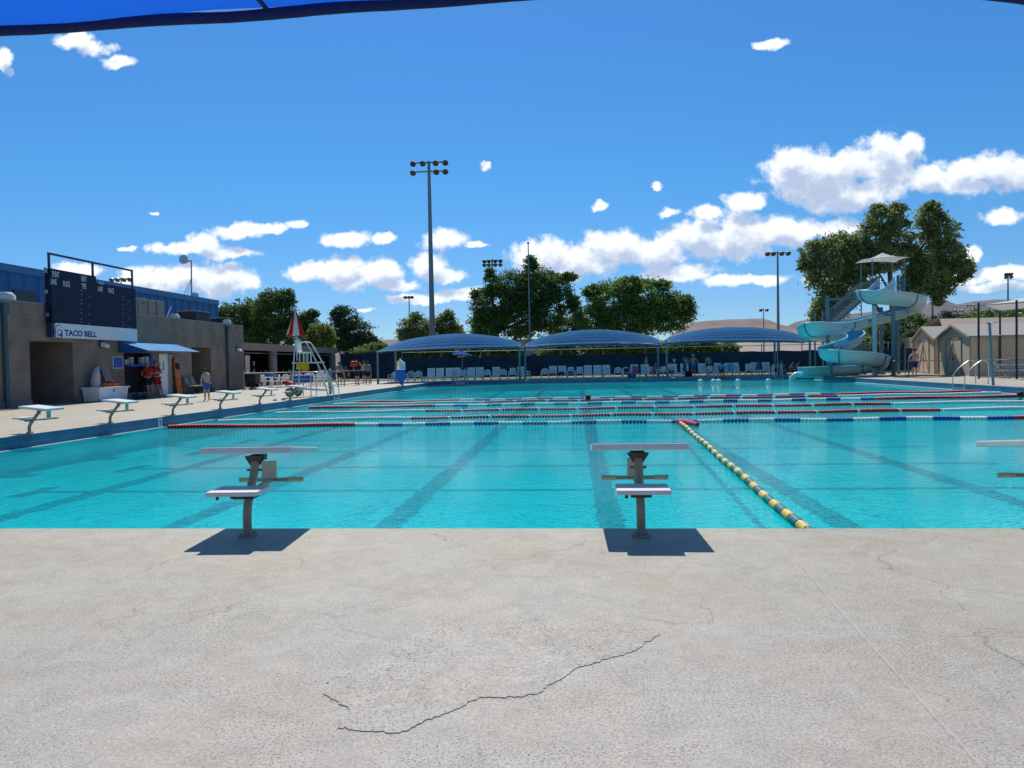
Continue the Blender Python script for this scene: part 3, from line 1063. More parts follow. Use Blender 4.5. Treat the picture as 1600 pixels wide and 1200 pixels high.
# ================================================================== LEFT BLOCK BUILDING
FXW = -20.6      # front face
RZ = 3.92
bld = thing('block_building', 'long brown block building beside the pool with recessed doorways', 'building', (FXW, 36, 0))


def wall_with_holes(b, X, ya, yb, za, zb, holes, thick, mi=0):
    ys = sorted({ya, yb, *[h[0] for h in holes], *[h[1] for h in holes]})
    zs = sorted({za, zb, *[h[2] for h in holes], *[h[3] for h in holes]})
    for i in range(len(ys) - 1):
        for j in range(len(zs) - 1):
            cy, cz = (ys[i] + ys[i + 1]) / 2, (zs[j] + zs[j + 1]) / 2
            if any(h[0] < cy < h[1] and h[2] < cz < h[3] for h in holes):
                continue
            b.quad((X, ys[i], zs[j]), (X, ys[i + 1], zs[j]), (X, ys[i + 1], zs[j + 1]), (X, ys[i], zs[j + 1]), mi)
    for h in holes:
        a, c, d, e = h[:4]
        dp = h[4] if len(h) > 4 else thick
        b.quad((X, a, d), (X - dp, a, d), (X - dp, a, e), (X, a, e), mi)
        b.quad((X, c, d), (X - dp, c, d), (X - dp, c, e), (X, c, e), mi)
        b.quad((X, a, e), (X - dp, a, e), (X - dp, c, e), (X, c, e), mi)
        if d > 0.01:
            b.quad((X, a, d), (X - dp, a, d), (X - dp, c, d), (X, c, d), mi)


YB0, YB1 = 14.0, 46.4
rec1 = (27.5, 30.0, 0, 2.5, 1.9); rec2 = (39.8, 42.0, 0, 2.5, 2.2)
win = (33.6, 35.95, 0.12, 2.12, .5); door = (36.5, 37.75, 0, 2.12, .12)
b = MB()
wall_with_holes(b, FXW, YB0, YB1, 0, RZ, [rec1, rec2, win, door], .2)
b.quad((FXW, YB1, 0), (FXW - 6, YB1, 0), (FXW - 6, YB1, RZ), (FXW, YB1, RZ))
b.quad((FXW, YB0, 0), (FXW - 6, YB0, 0), (FXW - 6, YB0, RZ), (FXW, YB0, RZ))
b.build('wall', M['wallblock'], bld)
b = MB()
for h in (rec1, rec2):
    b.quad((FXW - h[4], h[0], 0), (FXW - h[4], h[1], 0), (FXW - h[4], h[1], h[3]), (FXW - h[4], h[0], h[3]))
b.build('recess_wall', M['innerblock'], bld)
b = MB()
b.quad((FXW - win[4], win[0], 0), (FXW - win[4], win[1], 0), (FXW - win[4], win[1], win[3]), (FXW - win[4], win[0], win[3]))
b.build('window_back', mat('dark_interior', (.02, .025, .035), .8), bld)
b = MB()
b.box((FXW - 6, YB0, RZ - .02), (FXW - .003, YB1 - .003, RZ + .05)); b.build('roof', M['roof_grey'], bld)
for a, c in ((YB0, rec1[0]), (rec1[1], win[0]), (win[0], win[1]), (win[1], door[0]), (door[1], rec2[0]), (rec2[1], YB1)):
    b = MB()
    b.box((FXW - .02, a + .004, 0.003), (FXW + .06, c - .004, .27))
    b.build('plinth', block_mat('plinth_block', (.20, .175, .16), (.13, .12, .11), .41, .27, var=.12), bld)
for y in (26.15, 43.95):
    b = MB(); b.box((FXW + .003, y - .06, .05), (FXW + .12, y + .12, RZ - .15)); b.box((FXW + .003, y - .10, RZ - .5), (FXW + .16, y + .16, RZ - .1))
    b.build('downpipe', mat('pipe_slate', (.05, .085, .11), .5), bld)
b = MB(); b.box((FXW - .1, win[0] + .05, 1.48), (FXW + .28, win[1] - .02, 1.56)); b.build('counter_shelf', M['blue_paint'], bld)
b = MB(); b.box((FXW - .08, win[1] - .16, .12), (FXW + .03, win[1] + .03, 2.14)); b.build('window_frame', M['blue_paint'], bld)
b = MB()
for (a, c, z0, z1) in ((33.75, 34.1, 1.565, 1.80), (34.2, 34.45, 1.565, 1.92), (35.05, 35.35, 1.565, 1.92), (35.45, 35.75, 1.565, 1.95)):
    b = MB(); b.rbox((FXW - .2, a, z0), (FXW - .05, c, z1), .01)
    b.build('notice_paper', mat('paper', (.55, .58, .56), .8), bld)
d_ = MB(); d_.rbox((FXW - .10, door[0] + .05, .02), (FXW - .05, door[1] - .28, 2.08), .006)
dr = d_.build('door', mat('door_white', (.80, .82, .84), .5, var=.04), bld)
b = MB(); b.box((FXW - .049, 36.98, 1.25), (FXW - .045, 37.06, 1.72)); b.build('door_window', M['black'], dr)
b = MB(); b.cyl((FXW - .05, 37.36, 1.0), (FXW + .01, 37.36, 1.0), .02, 8); b.ball((FXW + .02, 37.36, 1.0), .035, 8); b.build('handle', M['galv'], dr)
b = MB(); b.box((FXW - .048, 36.63, 1.62), (FXW - .044, 36.78, 1.66)); b.box((FXW - .048, 36.66, 1.48), (FXW - .044, 36.74, 1.58)); b.build('door_notice', M['black'], dr)
b = MB()
b.box((FXW - .11, door[0] - .0, 0), (FXW + .015, door[0] + .05, 2.14)); b.box((FXW - .11, door[1] - .28, 0), (FXW + .015, door[1] + .01, 2.14)); b.box((FXW - .11, door[0], 2.085), (FXW + .015, door[1], 2.14))
b.build('door_frame', mat('frame_grey', (.33, .35, .36), .5), bld)
for y, z in ((31.9, 2.45), (45.35, 2.45)):
    b = MB()
    b.box((FXW + .003, y - .12, z - .12), (FXW + .08, y + .12, z + .16))
    l = b.build('wall_light', M['dark_metal'], bld)
    b = MB(); b.slab([(FXW + .08, y - .14, z + .1), (FXW + .30, y - .14, z - .02), (FXW + .30, y - .14, z - .14), (FXW + .08, y - .14, z - .10)], (0, .28, 0)); b.build('light_hood', M['signwhite'], l)
# awning: sloping striped cloth on a frame
aw = thing('awning', 'small blue and white striped awning over the service window', 'awning', (FXW, 35, 2.5))
ya, yb, yc, yd = 33.1, 37.95, 32.35, 36.95
b = MB(); n = 8
pA, pB = Vector((FXW + .05, 33.1, 2.62)), Vector((FXW + .05, 37.9, 2.62))
qA, qB = Vector((FXW + 1.45, 33.1, 2.18)), Vector((FXW + 1.45, 37.9, 2.18))
for i in range(n):
    a, c = i / n, (i + .62) / n
    dz = Vector((0, 0, .003))
    b.quad(pA.lerp(qA, a), pB.lerp(qB, a), pB.lerp(qB, c) + dz, pA.lerp(qA, c) + dz, 0)
    b.quad(pA.lerp(qA, c) + dz, pB.lerp(qB, c) + dz, pB.lerp(qB, (i + 1) / n), pA.lerp(qA, (i + 1) / n), 1)
b.build('awning_cloth', [mat('awning_light', (.26, .54, .88), 1, var=.1, spec=0), M['dark_strip']], aw, fixn=False)
b = MB()
b.slab([pA + Vector((0, -.01, 0)), qA + Vector((0, -.01, 0)), qA + Vector((0, -.01, -.10)), (FXW + .05, 33.09, 2.10)], (0, -.01, 0))
b.build('side_panel', mat('awning_side', (.015, .09, .30), .7), aw)
b = MB()
b.bar(qA, qB, .04); b.bar(qA, (FXW + .05, 33.1, 2.2), .03); b.bar(qB, (FXW + .05, 37.9, 2.2), .03); b.bar((FXW + .05, 33.1, 2.2), (FXW + .6, 38.3, 2.18), .03)
b.build('awning_frame', M['galv'], aw)

# information sign
b = MB(); b.box((FXW + .003, 32.72, 1.40), (FXW + .02, 33.46, 1.92), 0); b.box((FXW + .02, 32.75, 1.43), (FXW + .024, 33.43, 1.89), 1)
for i, (a, c) in enumerate(((.62, .1), (.5, .06), (.42, .08), (.34, .05), (.26, .1), (.18, .07), (.10, .04))):
    z = 1.43 + a * .7
    b.box((FXW + .024, 32.80 + c * .3, z), (FXW + .026, 33.38 - c, z + .008), 2)
o = b.build('wall_sign', [M['signwhite'], M['signblue'], mat('sign_print', (.12, .24, .55), .6)]); tag(o, 'square blue notice with white border on the block wall left of the service window', 'sign')

# scoreboard
SX = FXW + .28
sb = thing('scoreboard', 'dark navy swim meet scoreboard above a white sponsor board on the block building', 'scoreboard', (SX, 31.3, 2.64))
b = MB()
b.box((SX - .25, 28.45, 3.22), (SX, 31.28, 5.33))
b.box((SX - .25, 31.282, 3.22), (SX, 34.22, 5.06))
b.build('display_panel', M['board'], sb)
b = MB(); b.box((SX - .24, 28.39, 3.2), (SX - .2, 28.449, 5.36)); b.box((SX - .25, 28.44, 2.66), (SX - .05, 28.70, 3.219))
b.build('side_trim', M['purple'], sb)
b = MB(); b.box((SX - .16, 28.6, 2.64), (SX + .01, 34.22, 3.215)); b.build('sponsor_board', M['signwhite'], sb)
b = MB()
for y in (28.52, 31.25, 34.17):
    b.bar((SX - .12, y, (5.33 if y < 30 else 5.0)), (SX - .12, y, 5.92), .07)
b.bar((SX - .12, 28.48, 5.92), (SX - .12, 34.21, 5.92), .075)
b.build('top_frame', M['purple'], sb)
b = MB()
Yd, Zu = (0, 1, 0), (0, 0, 1)


def sbt(txt, px, py, size, mi=0, bold=.006, st=.46):
    p = atx(px, py, SX + .006)
    b.text(txt, size, (SX + .006, p.y, p.z), Yd, Zu, mi, bold, stretch=st)


b_hold = b
for txt, px, py in (('EVENT', 81.6, 432), ('HEAT', 127, 439), ('LANE', 79.3, 443.6), ('PLACE', 98.8, 447), ('TIME', 127.6, 450.6), ('LANE', 152.8, 454.6), ('PLACE', 169.2, 457.2)):
    b = MB()
    sbt(txt, px, py, .31)
    b.build('lettering', M['lettering'], sb)
b = MB()
for px, ys_ in ((127.3, (454, 459.7, 468.7, 474, 483.5, 488.6, 498, 503.2)), (139.5, (463, 477.3, 491.3, 505.3)), (192.3, (463.5, 468.6, 477, 482, 490.5, 495.3, 503.8, 508.5)), (202.2, (471.5, 484.5, 498, 511))):
    for y in ys_:
        p = atx(px, y, SX + .002)
        b.box((SX + .001, p.y - .018, p.z - .018), (SX + .006, p.y + .018, p.z + .018))
b.build('colon_lamps', M['lettering'], sb)
b = MB()
for z in (3.45, 4.35, 5.15):
    b.box((SX - .2, 28.34, z), (SX - .1, 28.40, z + .14))
b.box((SX + .001, 31.35, 5.02), (SX + .05, 31.75, 5.14))
b.build('conduit_box', M['galv'], sb)
b = MB()
p = atx(101.5, 524.0, SX + .016)
b.text('TACO BELL', .32, (SX + .014, p.y, p.z - .0), Yd, Zu, 0, bold=.014, stretch=1.24)
b.build('sponsor_lettering', M['logo'], sb)


def arc_strip(b, c, rx, ry, a0, a1, w0, w1, X, n=14):
    vs = []
    for i in range(n + 1):
        a = R(a0 + (a1 - a0) * i / n)
        w = w0 + (w1 - w0) * math.sin(math.pi * i / n)
        for k in (1, 1 - w):
            vs.append((X, c[0] + math.cos(a) * rx * k, c[1] + math.sin(a) * ry * k))
    b.add(vs, [(2 * i, 2 * i + 1, 2 * i + 3, 2 * i + 2) for i in range(n)])


b = MB()                                   # the bell-in-arch emblem
eX = SX + .014
p = atx(92.5, 525.5, eX)
cy_, cz_ = p.y, p.z
arc_strip(b, (cy_, cz_ + .16), .235, .30, 35, 190, .02, .12, eX)
arc_strip(b, (cy_ - .03, cz_ + .10), .215, .27, 130, 215, .05, .26, eX + .001)
arc_strip(b, (cy_ + .03, cz_ + .08), .15, .20, 20, 330, .08, .16, eX + .002)
b.add([(eX, cy_ + .09, cz_ - .02), (eX, cy_ + .215, cz_ - .02), (eX, cy_ + .19, cz_ + .26), (eX, cy_ + .13, cz_ + .20)], [(0, 1, 2, 3)])
b.ball((eX, cy_ + .03, cz_ + .06), .07, 10, 0, (.05, 1.2, .6))
b.build('emblem', M['logo'], sb)

# roof objects
b = MB(); b.tube([(FXW - .5, 27.0, RZ), (FXW - .5, 27.0, RZ + .25), (FXW - .5, 27.0, RZ + .36)], [.33, .33, .22], 12)
tag(b.build('roof_vent', M['ductwhite']), 'rounded white roof vent on the roof edge left of the scoreboard', 'vent', 'white vents on the block roof')
b = MB(); b.tube([(FXW - .5, 39.1, RZ), (FXW - .5, 39.1, RZ + .2), (FXW - .5, 39.1, RZ + .32)], [.26, .26, .16], 12)
tag(b.build('roof_vent', M['ductwhite']), 'rounded white roof vent right of the pinkish rooftop cooler', 'vent', 'white vents on the block roof')
b = MB(); b.tube([(FXW - .4, 45.0, RZ), (FXW - .4, 45.0, RZ + .25), (FXW - .4, 45.0, RZ + .34)], [.25, .25, .16], 12)
tag(b.build('roof_vent', M['ductwhite']), 'small white roof vent at the far end of the block building', 'vent', 'white vents on the block roof')
cl = thing('rooftop_cooler', 'pinkish rooftop cooler with a curved white duct on the block building', 'cooler', (FXW - 1.5, 36.5, RZ))
b = MB(); b.rbox((FXW - 2.2, 36.6, RZ + .1), (FXW - 1.0, 39.0, RZ + .98), .02)
b.build('housing', M['cooler'], cl)
b = MB()
for y in (37.4, 38.2):
    b.box((FXW - .999, y, RZ + .12), (FXW - .985, y + .05, RZ + .96))
b.box((FXW - .999, 36.9, RZ + .75), (FXW - .985, 37.25, RZ + .78))
b.build('panel_seam', M['dark_metal'], cl)
b = MB()
for i in range(6):
    pass
b.slab([(FXW - 1.9, 34.4, RZ + .62), (FXW - 1.9, 34.5, RZ + .80), (FXW - 1.9, 34.9, RZ + .92), (FXW - 1.9, 35.6, RZ + .95), (FXW - 1.9, 36.6, RZ + .95), (FXW - 1.9, 36.6, RZ + .1), (FXW - 1.9, 35.3, RZ + .1), (FXW - 1.9, 35.3, RZ + .5)], (.8, 0, 0))
b.build('duct', M['ductwhite'], cl)
b = MB(); b.cyl((FXW - 1.5, 36.7, RZ + .98), (FXW - 1.5, 36.7, RZ + 1.3), .17, 12); b.cyl((FXW - 1.5, 36.7, RZ + 1.3), (FXW - 1.5, 36.7, RZ + 1.36), .24, 12, r2=.1); b.build('stack', M['galv'], cl)
b = MB(); b.bar((FXW - .9, 39.0, RZ + .1), (FXW - .9, 39.5, RZ + .75), .05); b.build('brace', M['ductwhite'], cl)
for (y, w, h, l) in ((42.2, 1.7, .62, 'dark grey rooftop cooling unit near the far end of the block building'), (45.6, .9, .45, 'low dark unit on the far corner of the block roof')):
    t = thing('cooling_unit', l, 'cooling unit', (FXW - 1, y, RZ))
    b = MB(); b.rbox((FXW - 1.5, y - w / 2, RZ + .06), (FXW - .5, y + w / 2, RZ + h), .02); b.build('casing', M['dark_metal'], t)
    b = MB(); b.box((FXW - 1.53, y - w / 2 - .03, RZ + h), (FXW - .47, y + w / 2 + .03, RZ + h + .05)); b.build('lid', M['galv'], t)

# blue metal hall behind
MX = -27.0
mb_ = thing('metal_hall', 'tall blue ribbed sheet metal hall behind the block building', 'building', (MX, 40, 0))
b = MB()
b.box((MX - 14, 16, 0), (MX, 56.3, 6.15)); b.build('wall', M['blue_metal'], mb_)
b = MB()
y = 16.4
while y < 56.2:
    b.slab([(MX, y, 0), (MX + .07, y + .05, 0), (MX + .07, y + .13, 0), (MX, y + .18, 0)], (0, 0, 6.15)); y += 1.02
b.build('wall_rib', M['blue_metal'], mb_)
b = MB()
b.slab([(MX + .12, 15.9, 6.12), (MX + .12, 56.4, 6.12), (MX + .12, 56.4, 6.48), (MX + .12, 15.9, 6.48)], (-.16, 0, 0))
b.box((MX - 14, 15.9, 6.40), (MX - .041, 56.4, 6.47))
b.build('fascia', mat('fascia_blue', (.035, .17, .36), .4), mb_)
b = MB(); b.box((MX + .01, 35.0, 4.1), (MX + .085, 36.6, 5.3)); b.build('window', mat('louvre_grey', (.035, .06, .075), .5), mb_)

# siren / antenna mast on the hall
t = thing('antenna_mast', 'thin mast with a white dish and guy wires above the blue hall roof', 'mast', (MX, 52.5, 6.47))
a = atx(299, 466, MX - 1); top = atx(299, 407, MX - 1)
b = MB(); b.cyl((a.x, a.y, 6.2), (top.x, top.y, top.z), .05, 8); b.build('pole', M['galv'], t)
b = MB()
for q in ((285, 458), (291, 461)):
    w = atx(*q, MX - .6)
    b.tube([(top.x, top.y, a.z + (top.z - a.z) * .55), (w.x, w.y, 6.4)], .018, 5)
b.build('guy_wire', M['dark_metal'], t)
b = MB(); d0 = atx(292, 407, MX - 1)
b.tube([d0 + Vector((0, -.50, .02)), d0 + Vector((0, -.28, .0)), d0, top], [.34, .27, .15, .07], 14); b.build('dish', M['ductwhite'], t)
b = MB(); b.box((a.x - .1, a.y + .3, 6.45), (a.x + .1, a.y + .9, 6.95)); b.build('junction_box', M['ductwhite'], t)

# ================================================================== PAVILION
PX = -22.5
pv = thing('pavilion', 'low open pavilion with brown beam and round block columns beyond the block building', 'pavilion', (PX, 60, 0))
b = MB(); b.box((PX - .3, 46.41, 2.55), (PX, 71.3, 3.06)); b.build('front_beam', mat('beam_brown', (.30, .23, .19), .8), pv)
b = MB(); b.box((PX - 11, 46.41, 2.86), (PX - .302, 71.2, 3.0)); b.build('roof', M['roof_grey'], pv)
b = MB(); b.box((PX - 11, 46.41, 0), (PX - 10.8, 71.2, 2.86)); b.box((PX - 10.8, 71.0, 0), (PX - .5, 71.2, 2.86)); b.build('back_wall', mat('shadow_wall', (.05, .05, .06), .9), pv)  # near-black colour stands in for the deep shade under the roof
for y in (56.2, 63.2, 70.4):
    b = MB(); b.cyl((PX - .25, y, 0), (PX - .25, y, 2.55), .32, 20); b.build('column', block_mat('column_block', (.24, .23, .22), (.17, .16, .16), .4, .2, var=.08), pv)
b = MB(); b.box((PX - .8, 46.5, 2.35), (PX - .7, 71, 2.42)); b.build('light_rail', M['galv'], pv)

# ================================================================== SHADE STRUCTURES
CANG = 'striped shade canopies along the far side'


def canopy(label, FL, FR, BR, BL, A, posts, n=14, pw=.5):
    FL, FR, BR, BL = map(Vector, (FL, FR, BR, BL))
    t = thing('striped_canopy', label, 'shade canopy', (FL + FR + BR + BL) / 4 * 1.0, CANG)
    t.location.z = 0
    nu = 36

    def P(u, v, off=0):
        q = FL.lerp(FR, u).lerp(BL.lerp(BR, u), v)
        q.z += A * max(0, math.sin(math.pi * u)) ** pw * (.05 + .95 * math.sin(math.pi * min(1, max(0, v * .96 + .02)))) + off
        q.z += .035 * noise.noise((u * 9, v * 5, FL.x)) * math.sin(math.pi * u)
        return q
    b = MB()
    for i in range(n):
        v0, v1, v2 = i / n, (i + .55) / n, (i + 1) / n
        for (va, vb, oa, ob, mi) in ((v0, v1, 0, .05, 0), (v1, v2, .05, 0, 1)):
            vs = []
            for k in range(nu + 1):
                u = k / nu
                e = math.sin(math.pi * u) ** .5 if 0 < u < 1 else 0
                vs += [P(u, va, oa * e), P(u, vb, ob * e)]
            b.add(vs, [(2 * k, 2 * k + 2, 2 * k + 3, 2 * k + 1) for k in range(nu)], mi, True)
    b.build('canopy_cloth', [M['light_strip'], M['dark_strip']], t, fixn=False)
    b = MB()
    for v in (0.0, 1.0):
        b.tube([P(k / nu, v, -.02) for k in range(nu + 1)], .04, 6)
    for u in (.02, .98):
        b.tube([P(u, k / 12, -.05) for k in range(13)], .05, 6)
    for u in (.33, .66):
        b.tube([P(u, k / 12, -.06) for k in range(13)], .035, 6)
    b.build('arch_frame', M['teal_pole'], t)
    for (x, y, z) in posts:
        b = MB(); b.cyl((x, y, 0), (x, y, z), .085, 10); b.build('post', M['teal_pole'], t)
    return t


canopy('leftmost striped blue shade canopy behind the blue pool lift chair', (-14.4, 54.6, 2.3), (-4.3, 60.6, 2.62), (-4.0, 65.6, 2.55), (-15.2, 62.6, 2.5), 1.2,
       [(-14.3, 54.7, 2.25), (-14.6, 61.5, 2.5), (-4.42, 60.6, 2.6)])
canopy('middle striped blue shade canopy in front of the round leafy trees', (-4.1, 60.6, 2.62), (6.85, 60.6, 2.68), (7.3, 66.4, 2.6), (-4.2, 66.4, 2.6), 1.28,
       [(-4.02, 61.4, 2.6), (6.5, 61.6, 2.6)])
canopy('rightmost striped blue shade canopy next to the water slide', (7.1, 60.4, 2.75), (18.4, 60.4, 2.55), (19.2, 66.4, 2.6), (7.2, 66.4, 2.7), 1.22,
       [(7.05, 60.4, 2.7), (16.0, 63.5, 2.6), (17.9, 60.6, 2.55)])

# ================================================================== FENCES


def fence(name, label, pts, H, step, m_post, screen=None, mesh=False, rails=(1.0,)):
    t = thing(name, label, 'fence', pts[0])
    pts = [Vector(p) for p in pts]
    b = MB()
    for a, c in zip(pts, pts[1:]):
        for f in rails:
            b.cyl(a + Vector((0, 0, H * f)), c + Vector((0, 0, H * f)), .03, 6)
    b.build('rail', m_post, t)
    if screen:
        z0, z1 = screen
        b = MB()
        for a, c in zip(pts, pts[1:]):
            k = max(1, int((c - a).length / .8)); d = (c - a); nn = Vector((-d.y, d.x, 0)).normalized()
            vs = []
            for i in range(k + 1):
                p = a.lerp(c, i / k)
                for j in range(5):
                    z = z0 + (z1 - z0) * j / 4
                    w = .04 * noise.noise((i * .7, j * .8, a.x)) - .06
                    vs.append((p.x - nn.x * (-w), p.y - nn.y * (-w), z + (.04 * math.sin(i * 1.9) if j == 4 else 0)))
            b.add(vs, [(i * 5 + j, (i + 1) * 5 + j, (i + 1) * 5 + j + 1, i * 5 + j + 1) for i in range(k) for j in range(4)], 0, True)
        b.build('windscreen', M['windscreen'], t)
    if mesh:       # chain link: crossing thin wires
        b = MB()
        for a, c in zip(pts, pts[1:]):
            L_ = (c - a).length; d = (c - a).normalized(); s = -H
            while s < L_:
                for sg in (0, 1):
                    sa, sb_ = (s, s + H)
                    p0, p1 = max(0, sa), min(L_, sb_)
                    if p1 - p0 > .05:
                        za, zb_ = (p0 - s), (p1 - s)
                        if sg:
                            za, zb_ = H - za, H - zb_
                        b.tube([a + d * p0 + Vector((0, 0, za)), a + d * p1 + Vector((0, 0, zb_))], .004, 3, cap=False)
                s += .16
        b.build('chain_link', M['rail'], t)
    for a, c in zip(pts, pts[1:]):
        L_ = (c - a).length; k = max(1, round(L_ / step))
        for i in range(k + (1 if c == pts[-1] else 0)):
            p = a.lerp(c, i / k)
            b = MB(); b.cyl(p, p + Vector((0, 0, H + .05)), .04, 8); b.ball(p + Vector((0, 0, H + .06)), .05, 6); b.build('post', m_post, t)
    return t


FM = mat('fence_post', (.10, .11, .11), .6, .3)
fence('screened_fence', 'long fence with dark navy windscreen behind the far row of chairs', [(-15.6, 68.2, 0), (6, 67.6, 0), (19, 66.5, 0), (33, 66.5, 0)], 2.45, 3.6, M['rail'], (0.12, 1.95))
fence('screened_fence', 'dark screened fence stretch behind the people at the pavilion end', [(-22.3, 71.6, 0), (-16.3, 69.0, 0)], 2.7, 2.4, M['rail'], (0.1, 2.5))
# low railings
t = fence('low_railing', 'low grey railing in front of the pavilion tables', [(-19.7, 44.2, 0), (-17.6, 46.2, 0), (-15.5, 47.2, 0), (-14.9, 55.0, 0)], 1.0, 2.6, M['rail'], rails=(1.0, .12))
t = fence('low_railing', 'low grey railing along the deck by the water slide', [(19.6, 57.2, 0), (21.6, 52, 0), (24.0, 50.5, 0)], 1.0, 2.9, M['rail'], rails=(1.0,))
t = fence('low_railing', 'low grey railing in front of the bleachers at the right', [(21.9, 43.9, 0), (23.1, 43.1, 0), (27, 41.5, 0)], 1.02, 1.9, M['rail'], rails=(1.0, .1))

# ================================================================== LIGHT POLES
LG = 'sports field light poles'


def light_pole(label, base, top, Y, arms, r=.2, lampr=.28, Z=None, group=LG, tilt=False):
    """arms: list of (py, [px of lamps])"""
    lampr *= .78
    bp_ = aty(*base, Y); tp = aty(*top, Y)
    x = tp.x
    t = thing('light_pole', label, 'light pole', (x, Y, 0), group)
    b = MB()
    b.tube([(x, Y, 0), (x, Y, tp.z * .35), (x, Y, tp.z)], [r, r * .8, r * .45], 12); b.build('pole', M['pole'], t)
    for py, pxs in arms:
        zc = aty(top[0], py, Y).z
        p0, p1 = aty(min(pxs), py, Y).x, aty(max(pxs), py, Y).x
        b = MB(); b.bar((min(p0, x) - lampr * .2, Y, zc), (max(p1, x) + lampr * .2, Y, zc), .12, .14); b.build('crossarm', M['pole'], t)
        for i, px in enumerate(pxs):
            lx = aty(px, py, Y).x
            b = MB()
            c = Vector((lx, Y - .1, zc - lampr * .2))
            ax = Vector(((lx - x) * .06, -.75, -.65)).normalized()
            b.tube([c - ax * lampr * .9, c - ax * lampr * .6, c, c + ax * lampr * .55], [lampr * .35, lampr * .5, lampr * .8, lampr * 1.15], 12)
            l = b.build('floodlight', M['galv'], t)
            b = MB(); q = c + ax * (lampr * .56)
            b.cyl(q, q + ax * .02, lampr * 1.0, 12); b.build('lens', mat('lamp_lens', (.10, .10, .10), .15, .6), l)
    return t


light_pole('tallest light pole with two crossarms of floodlights above the left canopy', (677, 560), (670, 252), 90, [(254, [646, 661, 681, 696]), (268, [646, 682, 696])], .38, .42)
light_pole('light pole with eight lamps rising behind the big dark tree', (770, 560), (769, 405), 130, [(407, [757, 764, 774, 782]), (413, [757, 764, 774, 782])], .3, .42)
light_pole('small far light pole with three lamps left of the tallest pole', (640, 560), (639, 463), 210, [(463.5, [633.5, 639, 644])], .28, .6)
light_pole('light pole with one arm of four lamps left of the tall slide tree', (1216, 540), (1215, 393), 125, [(395, [1199, 1208, 1221, 1231])], .28, .48)
light_pole('light pole at the far right with a cluster of lamps', (1573, 540), (1575, 426), 150, [(427.5, [1571, 1575, 1579]), (432, [1571, 1579])], .25, .42)
light_pole('low light pole seen through the scoreboard frame', (190, 560), (189, 434), 75, [(436, [176, 185, 195, 204])], .12, .30)
light_pole('small distant light pole with two lamps above the right canopy', (1194, 540), (1193, 482), 260, [(483.5, [1188.5, 1198])], .28, .7)
light_pole('light pole in front of the dark trees right of the slide', (1457, 540), (1457, 457), 96, [(458, [1452, 1462])], .16, .2)
for i, (px, py) in enumerate(((1493, 483), (1504, 483), (1514, 483))):
    pass
light_pole('distant light pole on the slope with three bright lamps', (1497, 530), (1497, 484), 330, [(485, [1493, 1498, 1503])], .2, .7)
light_pole('distant light pole low on the slope with three bright lamps', (1516, 530), (1516, 476), 420, [(476.5, [1511, 1516, 1521])], .2, .7)
t = thing('flagpole', 'bare thin flagpole in front of the big dark tree', 'flagpole', aty(828, 540, 72) * 1)
t.location.z = 0
fx = t.location.x; tz = aty(828, 381, 72).z
b = MB(); b.tube([(fx, 72, 0), (fx, 72, tz)], [.09, .05], 8); b.build('pole', M['pole'], t)
b = MB(); b.ball((fx, 72, tz + .08), .12, 8); b.build('finial', M['pole'], t)

# ================================================================== TREES
LEAF = {}


def leaf_mat(name, dark, light, tr=.4):
    mt = bpy.data.materials.new(name); mt.use_nodes = True
    nt = mt.node_tree; N, L = nt.nodes.new, nt.links.new
    p = nt.nodes['Principled BSDF']; p.inputs['Roughness'].default_value = .5; p.inputs['Specular IOR Level'].default_value = .35
    tc = N('ShaderNodeTexCoord')
    n1 = N('ShaderNodeTexNoise'); n1.inputs['Scale'].default_value = .8; n1.inputs['Detail'].default_value = 5; n1.inputs['Roughness'].default_value = .8
    L(tc.outputs['Object'], n1.inputs['Vector'])
    mr = N('ShaderNodeMapRange'); mr.inputs['From Min'].default_value = .35; mr.inputs['From Max'].default_value = .65; L(n1.outputs['Fac'], mr.inputs['Value'])
    mx = N('ShaderNodeMix'); mx.data_type = 'RGBA'
    mx.inputs['A'].default_value = (*dark, 1); mx.inputs['B'].default_value = (*light, 1)
    L(mr.outputs[0], mx.inputs['Factor']); L(mx.outputs['Result'], p.inputs['Base Color'])
    t_ = N('ShaderNodeBsdfTranslucent'); L(mx.outputs['Result'], t_.inputs['Color'])
    ms = N('ShaderNodeMixShader'); ms.inputs[0].default_value = tr
    L(p.outputs[0], ms.inputs[1]); L(t_.outputs[0], ms.inputs[2]); L(ms.outputs[0], nt.nodes['Material Output'].inputs['Surface'])
    return mt


LEAF['dark'] = leaf_mat('leaf_dark', (.05, .10, .03), (.18, .29, .07))
LEAF['mid'] = leaf_mat('leaf_mid', (.07, .15, .035), (.25, .39, .08))
LEAF['yellow'] = leaf_mat('leaf_yellow', (.10, .16, .03), (.27, .33, .06))
LEAF['pine'] = leaf_mat('leaf_pine', (.03, .07, .035), (.09, .17, .07), .25)
LEAF['ash'] = leaf_mat('leaf_ash', (.13, .18, .06), (.36, .41, .16), .45)


